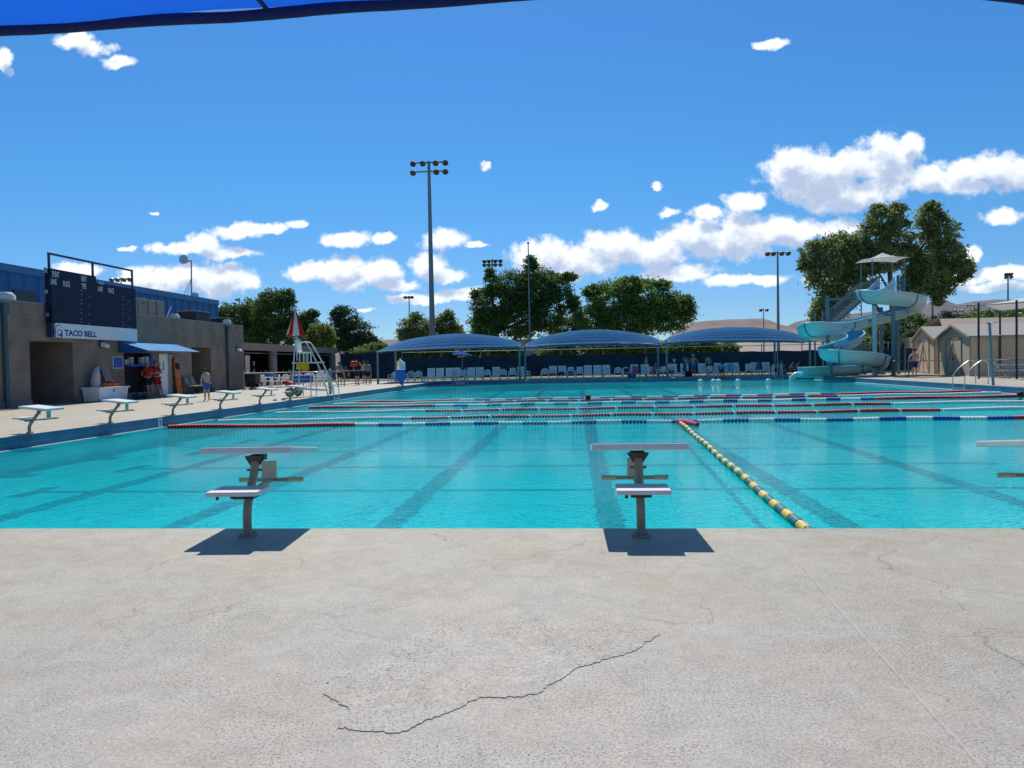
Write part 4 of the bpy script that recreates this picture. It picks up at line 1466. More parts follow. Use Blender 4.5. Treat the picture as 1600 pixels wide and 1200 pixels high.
def tree(name, label, Y, lobes, leaf='mid', seed=1, leaf_size=.22, density=1.0, trunks=None, cat='tree', group='trees beyond the pool', gap=.5, droop=0.0):
    rng = np.random.default_rng(seed)
    L3 = []
    for (cx, cy, rx, ry) in lobes:
        c = aty(cx, cy, Y); k = Y / FPX
        L3.append((np.array(c), rx * k, max(rx, ry) * k * .75, ry * k))
    base = aty(lobes[0][0], 560, Y); bx = base.x if trunks is None else aty(trunks[0][0][0], 560, Y).x
    t = thing(name, label, cat, (bx, Y, 0), group)
    C, Nn = [], []
    for (c, rx, ry, rz) in L3:
        vol = (rx * ry * rz) ** (1 / 3)
        ncl = int(26 + 24 * vol ** 1.5 * density)
        for i in range(ncl):
            d = rng.normal(size=3); d /= np.linalg.norm(d)
            rr = rng.uniform(.3, 1.0) ** .45
            out_ = rng.random() < .22
            if out_:
                rr *= rng.uniform(1.08, 1.32)
            cc = c + d * np.array([rx, ry, rz]) * rr * .92
            s = rng.uniform(.10, .26) * vol + .2
            if out_:
                s *= .62
            k = int(rng.uniform(.6, 1.2) * gap * 60 * (s / leaf_size) ** 1.35 * .42) + 14
            q = rng.normal(size=(k, 3)) * s * np.array([1.0, 1.0, .62]) * .62
            q[:, 2] -= droop * np.abs(q[:, 0]) * .5
            C.append(cc + q)
    C = np.concatenate(C)
    C[:, 2] = np.maximum(C[:, 2], .12)
    n = len(C)
    a = rng.normal(size=(n, 3)); a /= np.linalg.norm(a, axis=1)[:, None]
    b_ = rng.normal(size=(n, 3)); b_ -= a * (a * b_).sum(1)[:, None]; b_ /= np.linalg.norm(b_, axis=1)[:, None]
    s = leaf_size * rng.uniform(.5, 1.25, size=(n, 1))
    V = np.stack([C - a * s * .75, C - b_ * s * .38, C + a * s * .75, C + b_ * s * .38], 1).reshape(-1, 3) - np.array([bx, Y, 0])
    me = bpy.data.meshes.new('crown')
    me.vertices.add(4 * n); me.vertices.foreach_set('co', V.ravel())
    me.loops.add(4 * n); me.loops.foreach_set('vertex_index', np.arange(4 * n))
    me.polygons.add(n); me.polygons.foreach_set('loop_start', np.arange(n) * 4); me.polygons.foreach_set('loop_total', np.full(n, 4))
    me.materials.append(LEAF[leaf]); me.update(); me.validate()
    o = bpy.data.objects.new('crown', me); COL.objects.link(o); o.parent = t
    # trunk and limbs
    b = MB()
    if trunks:
        for tr in trunks:
            r0 = tr[-1]
            pts = [aty(x, y, Y) for x, y in tr[:-1]]
            if len(pts) > 1:
                cp = catmull(pts, 5)
                b.tube(cp, [r0 * (1 - .75 * i / (len(cp) - 1)) for i in range(len(cp))], 8)
    else:
        zt = min(l[0][2] for l in L3)
        top = L3[0][0]
        h = max(.8, zt * .8)
        w = .03 * (L3[0][1] + L3[0][3]) + .12
        b.tube([(bx, Y, -.1), (bx + .1, Y, h), (bx + .0, Y, max(h + .5, top[2]))], [w * 1.3, w, w * .5], 9)
        for (c, rx, ry, rz) in L3:
            b.tube([(bx, Y, h), ((bx + c[0]) / 2, Y, (h + c[2]) / 2 + .3), tuple(c)], [w * .6, w * .4, w * .15], 6)
    b.build('trunk', M['trunk'], t)
    return t


tree('leafy_tree', 'dark leafy tree standing right behind the block building corner', 84, [(372, 505, 32, 34), (352, 505, 22, 30), (398, 492, 22, 30), (380, 530, 36, 24)], 'dark', 1)
tree('leafy_tree', 'tall dark tree left of the red and white umbrella', 82, [(430, 490, 36, 36), (445, 465, 17, 15), (420, 470, 18, 18), (455, 520, 32, 26), (415, 525, 30, 24), (478, 505, 16, 18), (488, 490, 10, 6)], 'dark', 2)
tree('leafy_tree', 'yellow green tree just right of the red and white umbrella', 80, [(500, 522, 20, 20), (488, 535, 18, 14), (512, 535, 14, 14)], 'yellow', 3)
tree('pine_tree', 'dark rounded pine tree left of the leftmost canopy', 92, [(540, 498, 24, 20), (548, 520, 34, 24), (560, 538, 34, 16), (535, 535, 26, 18), (575, 535, 18, 14), (530, 488, 12, 10)], 'pine', 4, .2)
tree('leafy_tree', 'low bush of foliage between the pine tree and the leftmost canopy', 88, [(592, 545, 16, 10), (572, 550, 20, 10)], 'mid', 5)
tree('leafy_tree', 'small pale tree around the foot of the tallest light pole', 96, [(650, 512, 24, 20), (640, 525, 22, 14), (695, 508, 20, 18), (668, 525, 30, 16), (710, 520, 16, 12), (650, 497, 9, 10), (700, 493, 9, 9)], 'ash', 6)
tree('leafy_tree', 'big dark spreading tree behind the flagpole', 90, [(775, 475, 36, 38), (800, 450, 34, 30), (838, 450, 36, 36), (868, 450, 28, 24), (760, 505, 28, 28), (810, 500, 38, 32), (855, 490, 34, 34), (829, 412, 9, 13), (890, 432, 12, 6), (896, 475, 9, 14), (748, 460, 12, 8), (765, 430, 7, 12)], 'dark', 7, .22, 1.05, droop=.3)
tree('leafy_tree', 'broad round tree behind the middle canopy', 88, [(960, 470, 42, 32), (1010, 468, 46, 32), (1050, 490, 34, 30), (925, 500, 30, 26), (990, 500, 60, 28), (985, 443, 26, 10), (1035, 445, 12, 8), (1070, 480, 16, 20), (925, 455, 14, 10)], 'mid', 8, .22, 1.05, droop=.3)
tree('leafy_tree', 'dark smaller tree filling the gap between the two big trees', 94, [(893, 515, 24, 22), (905, 505, 16, 16), (880, 530, 20, 16)], 'dark', 9)
# foliage seen below the canopies, over the fence
for i, (x0_, x1_, kind, l) in enumerate(((600, 720, 'dark', 'hedge bushes seen under the leftmost canopy'), (720, 830, 'dark', 'dark bushes behind the fence under the leftmost canopy end'), (848, 912, 'dark', 'dark bushes behind the fence under the left end of the middle canopy'), (905, 1040, 'yellow', 'yellow green bushes behind the fence under the middle canopy'), (1040, 1165, 'mid', 'green bushes behind the fence under the rightmost canopy'))):
    lob = []
    x = x0_ + 12; rr = random.Random(i)
    while x < x1_ - 8:
        lob.append((x, 551 - (x - 600) * .012 + rr.uniform(-3, 3), rr.uniform(12, 18), rr.uniform(9, 13))); x += 15
    tree('bush', l, 76 + i, lob, kind, 20 + i, .2, .8, cat='bush', group='bushes behind the far fence')
# the tall wind-blown tree behind the slide
tree('tall_tree', 'tallest windblown tree in three crowns behind the water slide', 78,
     [(1300, 400, 40, 34), (1275, 395, 22, 20), (1325, 385, 26, 24), (1295, 432, 38, 28), (1320, 455, 30, 30), (1262, 412, 14, 12), (1300, 475, 30, 30), (1285, 498, 22, 20), (1340, 420, 26, 30), (1348, 392, 20, 22), (1350, 430, 22, 22), (1425, 395, 10, 18), (1432, 425, 14, 14),
      (1385, 345, 32, 24), (1370, 370, 26, 28), (1400, 370, 28, 30), (1385, 400, 36, 26), (1400, 325, 12, 8), (1372, 328, 10, 9),
      (1455, 340, 22, 22), (1468, 365, 26, 30), (1455, 385, 32, 26), (1485, 400, 24, 24), (1450, 430, 36, 24), (1490, 425, 24, 20), (1508, 420, 14, 14), (1470, 450, 20, 12), (1437, 448, 24, 16), (1466, 465, 6, 12), (1455, 322, 10, 7), (1425, 440, 18, 14)],
     'ash', 31, .23, .62, [[(1402, 592), (1400, 540), (1396, 500), (1392, 450), (1388, 400), (1385, 360), .42], [(1402, 500), (1412, 450), (1425, 410), (1445, 380), (1460, 350), .24], [(1398, 530), (1370, 480), (1330, 440), (1300, 410), .22], [(1402, 500), (1430, 460), (1460, 430), (1485, 410), .18], [(1396, 470), (1375, 430), (1350, 410), .13]], droop=.35)
BT = [(1335, 545, 40, 22, 'dark'), (1375, 525, 30, 30, 'dark'), (1420, 510, 30, 28, 'mid'), (1440, 530, 30, 24, 'dark'), (1478, 512, 26, 24, 'pine'), (1508, 512, 22, 20, 'dark'), (1530, 505, 20, 18, 'mid'), (1562, 505, 28, 24, 'dark'), (1592, 500, 24, 26, 'dark'), (1630, 500, 30, 28, 'mid')]
BL_ = ['dark bushy tree low behind the slide exit', 'dark tree directly behind the slide poles', 'green tree right of the slide top bend', 'dark tree behind the left shed roof', 'bluish conifer left above the sheds', 'dark tree above the larger shed', 'rounded tree under the tip of the white canopy', 'broad dark tree seen below the white canopy', 'tall dark tree at the right picture edge', 'tree cut off by the right picture edge']
for i, ((x, y, rx, ry, k_), l) in enumerate(zip(BT, BL_)):
    tree('leafy_tree' if k_ != 'pine' else 'conifer', l, 92 + (i % 3) * 4, [(x, y, rx, ry), (x - rx * .5, y + ry * .5, rx * .7, ry * .6), (x + rx * .5, y + ry * .45, rx * .7, ry * .6), (x, y + ry * .8, rx, ry * .5)], k_, 50 + i, .24, .8)

# ================================================================== WATER SLIDE
sl = thing('water_slide', 'pale aqua spiral water slide emptying into the far right corner of the pool', 'water slide', (21, 56, 0))
SP = [(1386, 447, 57.6), (1376, 450, 56.9), (1362, 454, 55.6), (1352, 456.5, 54.2), (1362, 458, 53.2), (1392, 460, 52.7), (1420, 463, 53.3), (1434, 470, 55.0), (1422, 478, 56.6),
      (1392, 487, 56.6), (1350, 497, 55.9), (1315, 505, 55.0), (1288, 508, 53.9), (1268, 509, 53.9), (1259, 514, 55.6), (1275, 519, 57.6), (1308, 518, 58.6), (1334, 520, 58.0), (1336, 526, 56.6), (1318, 534, 55.2), (1296, 543, 54.0), (1293, 549, 52.8), (1312, 551, 52.0), (1345, 553, 52.0),
      (1370, 557, 53.0), (1376, 563, 54.8), (1352, 568, 56.0), (1318, 572, 56.4), (1285, 574, 56.3), (1250, 575, 56.2)]
path = [aty(x, y, Y) for x, y, Y in SP]
path = catmull(path, 6)
# smooth the height so the slide always runs down
for i in range(1, len(path)):
    path[i].z = min(path[i].z, path[i - 1].z - .004)
for _ in range(4):
    zz = [p.z for p in path]
    for i in range(1, len(path) - 1):
        path[i].z = (zz[i - 1] + zz[i] * 2 + zz[i + 1]) / 4
RAD, DEP = .52, .68


def section(i, off=0.0, w=1.0):
    p = path[i]
    t = (path[min(i + 1, len(path) - 1)] - path[max(i - 1, 0)]); t.z = 0; t.normalize()
    s_ = Vector((t.y, -t.x, 0))
    # bank into the bend
    a = path[max(i - 5, 0)]; c = path[min(i + 5, len(path) - 1)]
    t1 = (p - a); t2 = (c - p); t1.z = t2.z = 0
    bank = 0
    if t1.length > .01 and t2.length > .01:
        bank = -max(-1, min(1, t1.normalized().cross(t2.normalized()).z)) * .30
    out = []
    m_ = 12
    for k in range(m_ + 1):
        th = math.pi * k / m_
        lx = -math.cos(th) * (RAD + off)
        lz = -math.sin(th) ** .75 * (DEP + off) if 0 < k < m_ else 0
        rise = bank * lx * -1
        out.append(p + s_ * lx + Vector((0, 0, lz + rise + (.02 if off else 0))))
    return out


nP = len(path); m_ = 13
cuts = [0, 22, 48, 78, 104, 132, 156, nP - 1]
for a, c in zip(cuts, cuts[1:]):
    b = MB()
    ins = [section(i) for i in range(a, c + 1)]; outs = [section(i, .045) for i in range(a, c + 1)]
    n_ = len(ins)
    vi = [v for r_ in ins for v in r_]; vo = [v for r_ in outs for v in r_]
    b.add(vi, [(i * m_ + k, i * m_ + k + 1, (i + 1) * m_ + k + 1, (i + 1) * m_ + k) for i in range(n_ - 1) for k in range(m_ - 1)], 1, True)
    b.add(vo, [(i * m_ + k, (i + 1) * m_ + k, (i + 1) * m_ + k + 1, i * m_ + k + 1) for i in range(n_ - 1) for k in range(m_ - 1)], 0, True)
    sec = b.build('flume_section', [M['flume'], mat('flume_inner', (.10, .42, .62), .25, var=.12)], sl, fixn=False)
    b = MB()
    for sd_ in (0, m_ - 1):
        b.tube([outs[i][sd_] for i in range(n_)], .055, 6)
    b.build('rim', M['flume_rim'], sec)
b = None
for c in cuts[1:-1] + [12, 36, 64, 92, 118, 144]:
    b = MB()
    s_ = section(c, .075)
    b.tube(s_, .035, 5)
    b.build('flange', M['flange'], sl)
# entry lips
b = MB()
for k in (0, m_ - 1):
    a0, a1, a2 = section(0, .02)[k], section(5, .02)[k], section(9, .02)[k]
    up0 = Vector((0, 0, .62)); 
    b.slab([a0 + up0, a1 + Vector((0, 0, .34)), a2 + Vector((0, 0, .05)), a2, a1, a0], (.04, 0, 0))
b.build('entry_lip', M['flume_rim'], sl)
# exit wall into pool
e = path[-1]
b = MB(); b.tube([e + Vector((.15, 0, -.45)), e + Vector((-.25, 0, -.45)), e + Vector((-.55, 0, -.65)), e + Vector((-.6, 0, -1.1)), (e.x - .6, e.y, -.5)], .20, 12)
b.build('water_spout', M['flume_rim'], sl)
# posts and arms
PO = [(1293, 462, 57.0, .13), (1366, 478, 55.0, .15), (1377, 480, 58.6, .12), (1395.5, 455, 54.6, .14), (1335, 580, 56.2, .15), (1298, 545, 54.4, .12), (1403, 430, 59.2, .1)]
for (px, pt, Y, r) in PO:
    tp = aty(px, pt, Y)
    b = MB(); b.cyl((tp.x, Y, 0), (tp.x, Y, tp.z), r, 14)
    b.cyl((tp.x, Y, 0), (tp.x, Y, .05), r * 1.9, 14)
    b.build('post', M['teal_pole'] if px != 1366 else M['flume_rim'], sl)
b = MB()
for (p, q, Y1, Y2) in (((1293, 468), (1372, 462), 57, 57.5), ((1395, 464), (1372, 461), 54.6, 57), ((1395, 492), (1380, 492), 54.6, 56.5), ((1293, 515), (1275, 517), 57, 55.5), ((1293, 540), (1310, 542), 57, 54), ((1395, 560), (1372, 563), 54.6, 54.6), ((1395, 478), (1422, 479), 54.6, 56.2), ((1366, 500), (1350, 502), 55, 55.8)):
    b.bar(aty(*p, Y1), aty(*q, Y2), .12, .14)
b.build('support_arm', M['teal_pole'], sl)

# tower with stair
tw = thing('slide_tower', 'steel stair tower with a small white peaked roof at the top of the slide', 'tower', (22.5, 60, 0))
pz = aty(1370, 462, 59).z
cx0, cx1, cy0, cy1 = aty(1352, 460, 59).x, aty(1406, 460, 59).x, 57.8, 60.2
b = MB(); b.box((cx0, cy0, pz - .1), (cx1, cy1, pz)); b.build('platform', M['galv'], tw)
for x in (cx0 + .1, cx1 - .1):
    for y in (cy0 + .1, cy1 - .1):
        b = MB(); b.cyl((x, y, 0), (x, y, aty(1376, 408, 59).z), .04, 8); b.build('post', M['teal_pole'], tw)
rz = aty(1378, 407, 59).z; az = aty(1377, 395, 59).z
cxm = (cx0 + cx1) / 2
b = MB()
ov = .22
q0 = [(cx0 - ov, cy0 - ov, rz), (cx1 + ov, cy0 - ov, rz), (cx1 + ov, cy1 + ov, rz), (cx0 - ov, cy1 + ov, rz)]
n_ = 8
for i in range(4):
    a, c = Vector(q0[i]), Vector(q0[(i + 1) % 4]); ap = Vector((cxm, 59, az))
    vs = []
    for r_ in range(4):
        tt = r_ / 3
        for k in range(n_ + 1):
            p = a.lerp(c, k / n_).lerp(ap, tt)
            p.z -= .12 * math.sin(math.pi * tt) + .10 * math.sin(math.pi * k / n_) * (1 - tt) * -1 * .9
            vs.append(p)
    b.add(vs, [(r_ * (n_ + 1) + k, r_ * (n_ + 1) + k + 1, (r_ + 1) * (n_ + 1) + k + 1, (r_ + 1) * (n_ + 1) + k) for r_ in range(3) for k in range(n_)], 0, False)
b.build('roof', M['canvas'], tw)


def picket_rail(b, p, q, h=1.05, step=.16):
    p, q = Vector(p), Vector(q)
    b.bar(p + Vector((0, 0, h)), q + Vector((0, 0, h)), .045)
    b.bar(p + Vector((0, 0, .1)), q + Vector((0, 0, .1)), .03)
    k = int((q - p).length / step)
    for i in range(k + 1):
        c = p.lerp(q, i / max(1, k))
        b.bar(c + Vector((0, 0, .1)), c + Vector((0, 0, h)), .018)


b = MB()
for p_, q_ in (((cx0, cy1, pz), (cx1, cy1, pz)), ((cx1, cy0, pz), (cx1, cy1, pz)), ((cxm + .6, cy0, pz), (cx1, cy0, pz)), ((cx0, cy0, pz), (cx0, cy0 + .9, pz))):
    b = MB(); picket_rail(b, p_, q_); b.build('guard_rail', M['teal_pole'], tw)

sA = Vector((cx0, 59.6, pz)); sB = aty(1300, 505, 59.6)
sC = Vector((sB.x + (sB.z) * 1.05, 60.7, 0))
st = None
for (p, q, y_) in ((sA, sB, 59.6), (Vector((sB.x, 60.7, sB.z)), sC, 60.7)):
    b = MB()
    for yy in (y_ - .45, y_ + .45):
        b.bar((p.x, yy, p.z - .1), (q.x, yy, q.z - .1), .05, .22)
    k = max(3, int(abs(p.z - q.z) / .2))
    for i in range(k):
        f = (i + .5) / k
        c = p.lerp(q, f)
        b.box((c.x - .15, y_ - .42, c.z - .03), (c.x + .15, y_ + .42, c.z + .01), 1)
    st = b.build('stair', [M['teal_pole'], mat('tread_concrete', (.40, .38, .34), .8)], tw)
    b = MB()
    for yy in (y_ - .45, y_ + .45):
        picket_rail(b, (p.x, yy, p.z), (q.x, yy, q.z))
    b.build('stair_rail', M['teal_pole'], st)
b = MB(); b.box((sB.x - .9, 59.1, sB.z - .1), (sB.x, 61.2, sB.z)); b.build('landing', M['galv'], tw)
for y in (59.2, 61.1):
    b = MB(); b.cyl((sB.x - .8, y, 0), (sB.x - .8, y, sB.z + 1), .06, 8); b.build('post', M['teal_pole'], tw)


# ================================================================== SHEDS


def shed(label, X0, X1, Y0, Y1, ze, za, doors=True):
    t = thing('garden_shed', label, 'shed', (X0, Y0, 0), 'beige sheds behind the right deck')
    ym = (Y0 + Y1) / 2
    t.rotation_euler.z = R(-8)
    b = MB()
    gab = [(X0, Y0, 0), (X0, Y1, 0), (X0, Y1, ze), (X0, ym, za), (X0, Y0, ze)]
    b.slab(gab, (X1 - X0, 0, 0)); b.build('wall', M['shed'], t)
    b = MB()
    o = .18
    for ya, yb in ((Y0 - .25, ym), (Y1 + .25, ym)):
        zl = ze - (za - ze) * .25 / (ym - Y0) + .04
        b.slab([(X0 - o, ya, zl), (X1 + o, ya, zl), (X1 + o, yb, za + .04), (X0 - o, yb, za + .04)], (0, 0, .07))
    b.build('roof', M['shed_roof'], t)
    b = MB()
    for ya, yb in ((Y0 - .25, ym), (Y1 + .25, ym)):
        zl = ze - (za - ze) * .25 / (ym - Y0)
        b.bar((X0 - o - .01, ya, zl + .02), (X0 - o - .01, yb, za + .02), .03, .14)
    b.bar((X0 - .02, Y0 + .05, 0), (X0 - .02, Y0 + .05, ze - .05), .08); b.bar((X0 - .02, Y1 - .05, 0), (X0 - .02, Y1 - .05, ze - .05), .08)
    b.build('trim', M['shed_trim'], t)
    b = MB(); dy = (Y1 - Y0) * .24
    b.box((X0 - .03, ym - dy, .08), (X0 - .004, ym + dy, ze - .12), 0)
    d = b.build('door', M['shed'], t)
    b = MB()
    for y in (ym - dy, ym, ym + dy):
        b.box((X0 - .05, y - .04, .05), (X0 - .031, y + .04, ze - .1))
    b.box((X0 - .05, ym - dy - .04, ze - .1), (X0 - .031, ym + dy + .04, ze - .02))
    b.bar((X0 - .04, ym - dy, .15), (X0 - .04, ym, ze - .3), .06, .02); b.bar((X0 - .04, ym + dy, .15), (X0 - .04, ym, ze - .3), .06, .02)
    b.build('door_brace', M['shed_trim'], d)
    b = MB()
    for y in (ym - .12, ym + .12):
        b.box((X0 - .07, y - .03, 1.0), (X0 - .05, y + .03, 1.15))
    b.build('handle', M['dark_metal'], d)
    b = MB()
    y = Y0 + .6
    xx = X0 + .5
    while xx < X1 - .2:
        b.box((xx, Y0 - .012, .05), (xx + .035, Y0 + .001, ze - .06)); xx += .5
    b.build('batten', M['shed'], t)
    return t


shed('larger beige shed with closed double doors at the right', 24.35, 28.6, 49.7, 55.9, 2.45, 3.25)
shed('smaller beige shed left of the larger shed, behind the standing man', 25.6, 29.5, 57.2, 62.6, 2.5, 3.4)
t = thing('far_house', 'low pale house roof showing above the ridge of the larger shed', 'house', (42, 82, 0))
b = MB(); b.box((37, 80, 0), (49, 90, 3.4)); b.build('wall', M['shed'], t)
b = MB()
for ya, yb in ((79.5, 85), (90.5, 85)):
    b.slab([(36.5, ya, 3.4), (49.5, ya, 3.4), (47.5, yb, 5.1), (38.5, yb, 5.1)], (0, 0, .12))
b.build('roof', mat('roof_tan', (.30, .24, .20), .8), t)
t = thing('far_building', 'pinkish building glimpsed through the gap between canopies', 'building', (-5, 115, 0))
b = MB(); b.box((-9.5, 112, 0), (-3.2, 120, 4.6)); b.build('wall', mat('pink_wall', (.42, .34, .33), .8), t)
b = MB(); b.box((-9.7, 111.8, 4.6), (-3.0, 120.2, 4.8)); b.build('roof', M['roof_grey'], t)
b = MB()
for i in range(3):
    b.box((-8.6 + i * 1.9, 111.95, 1.2), (-7.6 + i * 1.9, 111.995, 2.6))
b.build('window', M['black'], t)

# ================================================================== RIGHT SIDE
t = thing('white_canopy', 'white cloth canopy on thin posts above the bleachers at the right edge', 'shade canopy', (25, 43, 0))
c0 = aty(1529, 474.5, 43.9); c1 = aty(1640, 455, 39.5); c0b = aty(1529, 478, 43.9)
b = MB()
A0, A1 = Vector((c0.x, 43.9, c0.z - .1)), Vector((c1.x + 3, 38.5, c0.z - .1))
B0, B1 = A0 + Vector((4.0, 5.5, 0)), A1 + Vector((4.0, 5.5, 0))
apx = (A0 + A1 + B0 + B1) / 4 + Vector((0, 0, .8))
vs = []
crn = [A0, A1, B1, B0]
for i in range(4):
    p, q = crn[i], crn[(i + 1) % 4]
    o = len(b.v)
    rows = 5; kk = 8
    vs = []
    for r_ in range(rows + 1):
        for k in range(kk + 1):
            v = p.lerp(q, k / kk).lerp(apx, r_ / rows); v.z -= .10 * math.sin(math.pi * r_ / rows) - .08 * math.sin(math.pi * k / kk) * (1 - r_ / rows)
            vs.append(v)
    b.add(vs, [(r_ * (kk + 1) + k, r_ * (kk + 1) + k + 1, (r_ + 1) * (kk + 1) + k + 1, (r_ + 1) * (kk + 1) + k) for r_ in range(rows) for k in range(kk)], 0, True)
b.build('canopy_cloth', M['canvas'], t)
for p in (A0, A0.lerp(A1, .28), A1, B0, B1):
    b = MB(); b.cyl((p.x, p.y, 0), (p.x, p.y, p.z + .15), .055, 8); b.build('post', M['dark_metal'], t)
b = MB()
for p, q in zip(crn, crn[1:] + crn[:1]):
    b.bar(p, q, .05)
b.build('edge_frame', M['galv'], t)

bl = thing('bleachers', 'low aluminium bleachers behind the railing at the right edge', 'bleachers', (24, 44.5, 0))
for i, z in enumerate((.42, .72, 1.02)):
    b = MB(); b.rbox((23.3 + i * .35, 44.6 + i * .65, z - .03), (29, 44.9 + i * .65, z + .03), .008); b.build('bench_plank', M['steel'], bl)
    b = MB(); b.rbox((23.3 + i * .35, 44.95 + i * .65, z - .24), (29, 45.15 + i * .65, z - .2), .008); b.build('foot_plank', M['galv'], bl)
for x in (23.8, 26.0, 28.2):
    b = MB(); b.bar((x, 44.6, .03), (x, 46.6, .03), .05); b.bar((x, 44.7, .05), (x, 46.3, 1.0), .05); b.bar((x, 46.3, 0.05), (x, 46.3, 1.0), .05); b.bar((x, 44.75, .03), (x, 44.75, .4), .05); b.bar((x, 45.4, .03), (x, 45.4, .7), .05); b.build('frame', M['galv'], bl)

# tall teal post with speaker near the deck edge
t = thing('teal_post', 'tall slim teal post standing on the right deck near the pool', 'post', (18.0, 34.4, 0))
p = onz(1552, 602); tp = aty(1546, 504, p.y)
b = MB(); b.cyl((p.x, p.y, 0), (tp.x, p.y, tp.z), .055, 10); b.build('pole', M['teal_pole'], t)
b = MB(); b.bar((tp.x - .12, p.y, tp.z - .03), (tp.x + .12, p.y, tp.z - .03), .05); b.build('cap_bracket', M['teal_pole'], t)
t.location = (p.x, p.y, 0)
for c in t.children:
    c.location = (-p.x + 18.0, -p.y + 34.4, 0)
t = thing('roof_fan', 'squat grey ventilator standing beyond the larger shed roof', 'ventilator', (30, 58, 0))
q = aty(1552, 512, 62)
b = MB(); b.tube([(q.x, 62, 0), (q.x, 62, q.z - .4)], .1, 8); b.build('stand', M['galv'], t)
b = MB(); b.tube([(q.x, 62, q.z - .4), (q.x, 62, q.z - .3), (q.x, 62, q.z + .2), (q.x, 62, q.z + .4)], [.35, .5, .5, .25], 14); b.build('drum', M['galv'], t)

# ================================================================== LADDERS


def ladder(label, p, ang, reach=.62, gap=.5, m_='steel', h=.86, back=.55):
    """p: point on the pool edge; ang: direction into the pool"""
    t = thing('pool_ladder', label, 'ladder', (p[0], p[1], 0))
    d = Vector((math.cos(R(ang)), math.sin(R(ang)), 0)); s_ = Vector((-d.y, d.x, 0)); P = Vector((p[0], p[1], 0))
    for k in (-1, 1):
        o = P + s_ * k * gap / 2
        pts = [o - d * back, o - d * back + Vector((0, 0, h * .8)), o - d * (back - .12) + Vector((0, 0, h)), o - d * (back - .35) + Vector((0, 0, h * .97)), o + d * .02 + Vector((0, 0, h * .5)), o + d * .12 + Vector((0, 0, .05)), o + d * .12 + Vector((0, 0, FZ + .1))]
        b = MB(); b.tube(catmull(pts, 4), .024, 10); b.build('handrail', M[m_], t)
        b = MB(); b.cyl(o - d * back, o - d * back + Vector((0, 0, .025)), .05, 12); b.build('base_flange', M[m_], t)
    for z in (-.18, -.45):
        b = MB(); q = P + d * .12
        b.bar(q - s_ * gap / 2 + Vector((0, 0, z)), q + s_ * gap / 2 + Vector((0, 0, z)), .09, .03); b.build('step', M[m_], t)
    return t


ladder('steel pool ladder with arched rails on the left edge beyond the last starting block', (xl(35.4), 34.6), 0, gap=.75, back=.95, h=1.05)
ladder('steel pool ladder with arched rails on the right edge', (xr(36.5), 36.6), 180, gap=1.1, h=1.05, back=.9)
t_ = ladder('small white pool ladder between loungers at the far right corner', (aty(1216, 590, 59).x, YF), 270, gap=.6, m_='white_metal')
# far pair of tall white rails with a step box
p1, p2 = aty(708, 595, 58.9), aty(726, 595, 58.9)
t = thing('pool_ladder', 'pair of tall white pool rails with a pale step at the far left corner', 'ladder', ((p1.x + p2.x) / 2, YF, 0))
for q in (p1, p2):
    b = MB()
    for off in (0, .28):
        b.tube(catmull([(q.x + off * .6, YF + .5, 0), (q.x + off * .2 - .05, YF + .45, .80), (q.x + off * .1, YF + .25, .95), (q.x + off, YF - .12, .3), (q.x + off * .6, YF - .2, -.6)], 4), .035, 8)
    b.build('handrail', M['white_metal'], t)
b = MB(); b.rbox((p1.x + .2, YF - .35, -.25), (p2.x, YF - .02, -.08), .02); b.build('step', M['ductwhite'], t)
# thick post beside the left ladder and curved railing
b = MB(); b.cyl((-11.75, 36.0, 0), (-11.75, 36.0, 1.12), .07, 12); b.ball((-11.75, 36, 1.13), .07, 8)
tag(b.build('short_post', M['rail']), 'thick grey metal post beside the left pool ladder', 'post')

# ================================================================== LIFEGUARD STANDS
gx, gy = -12.35, 33.6


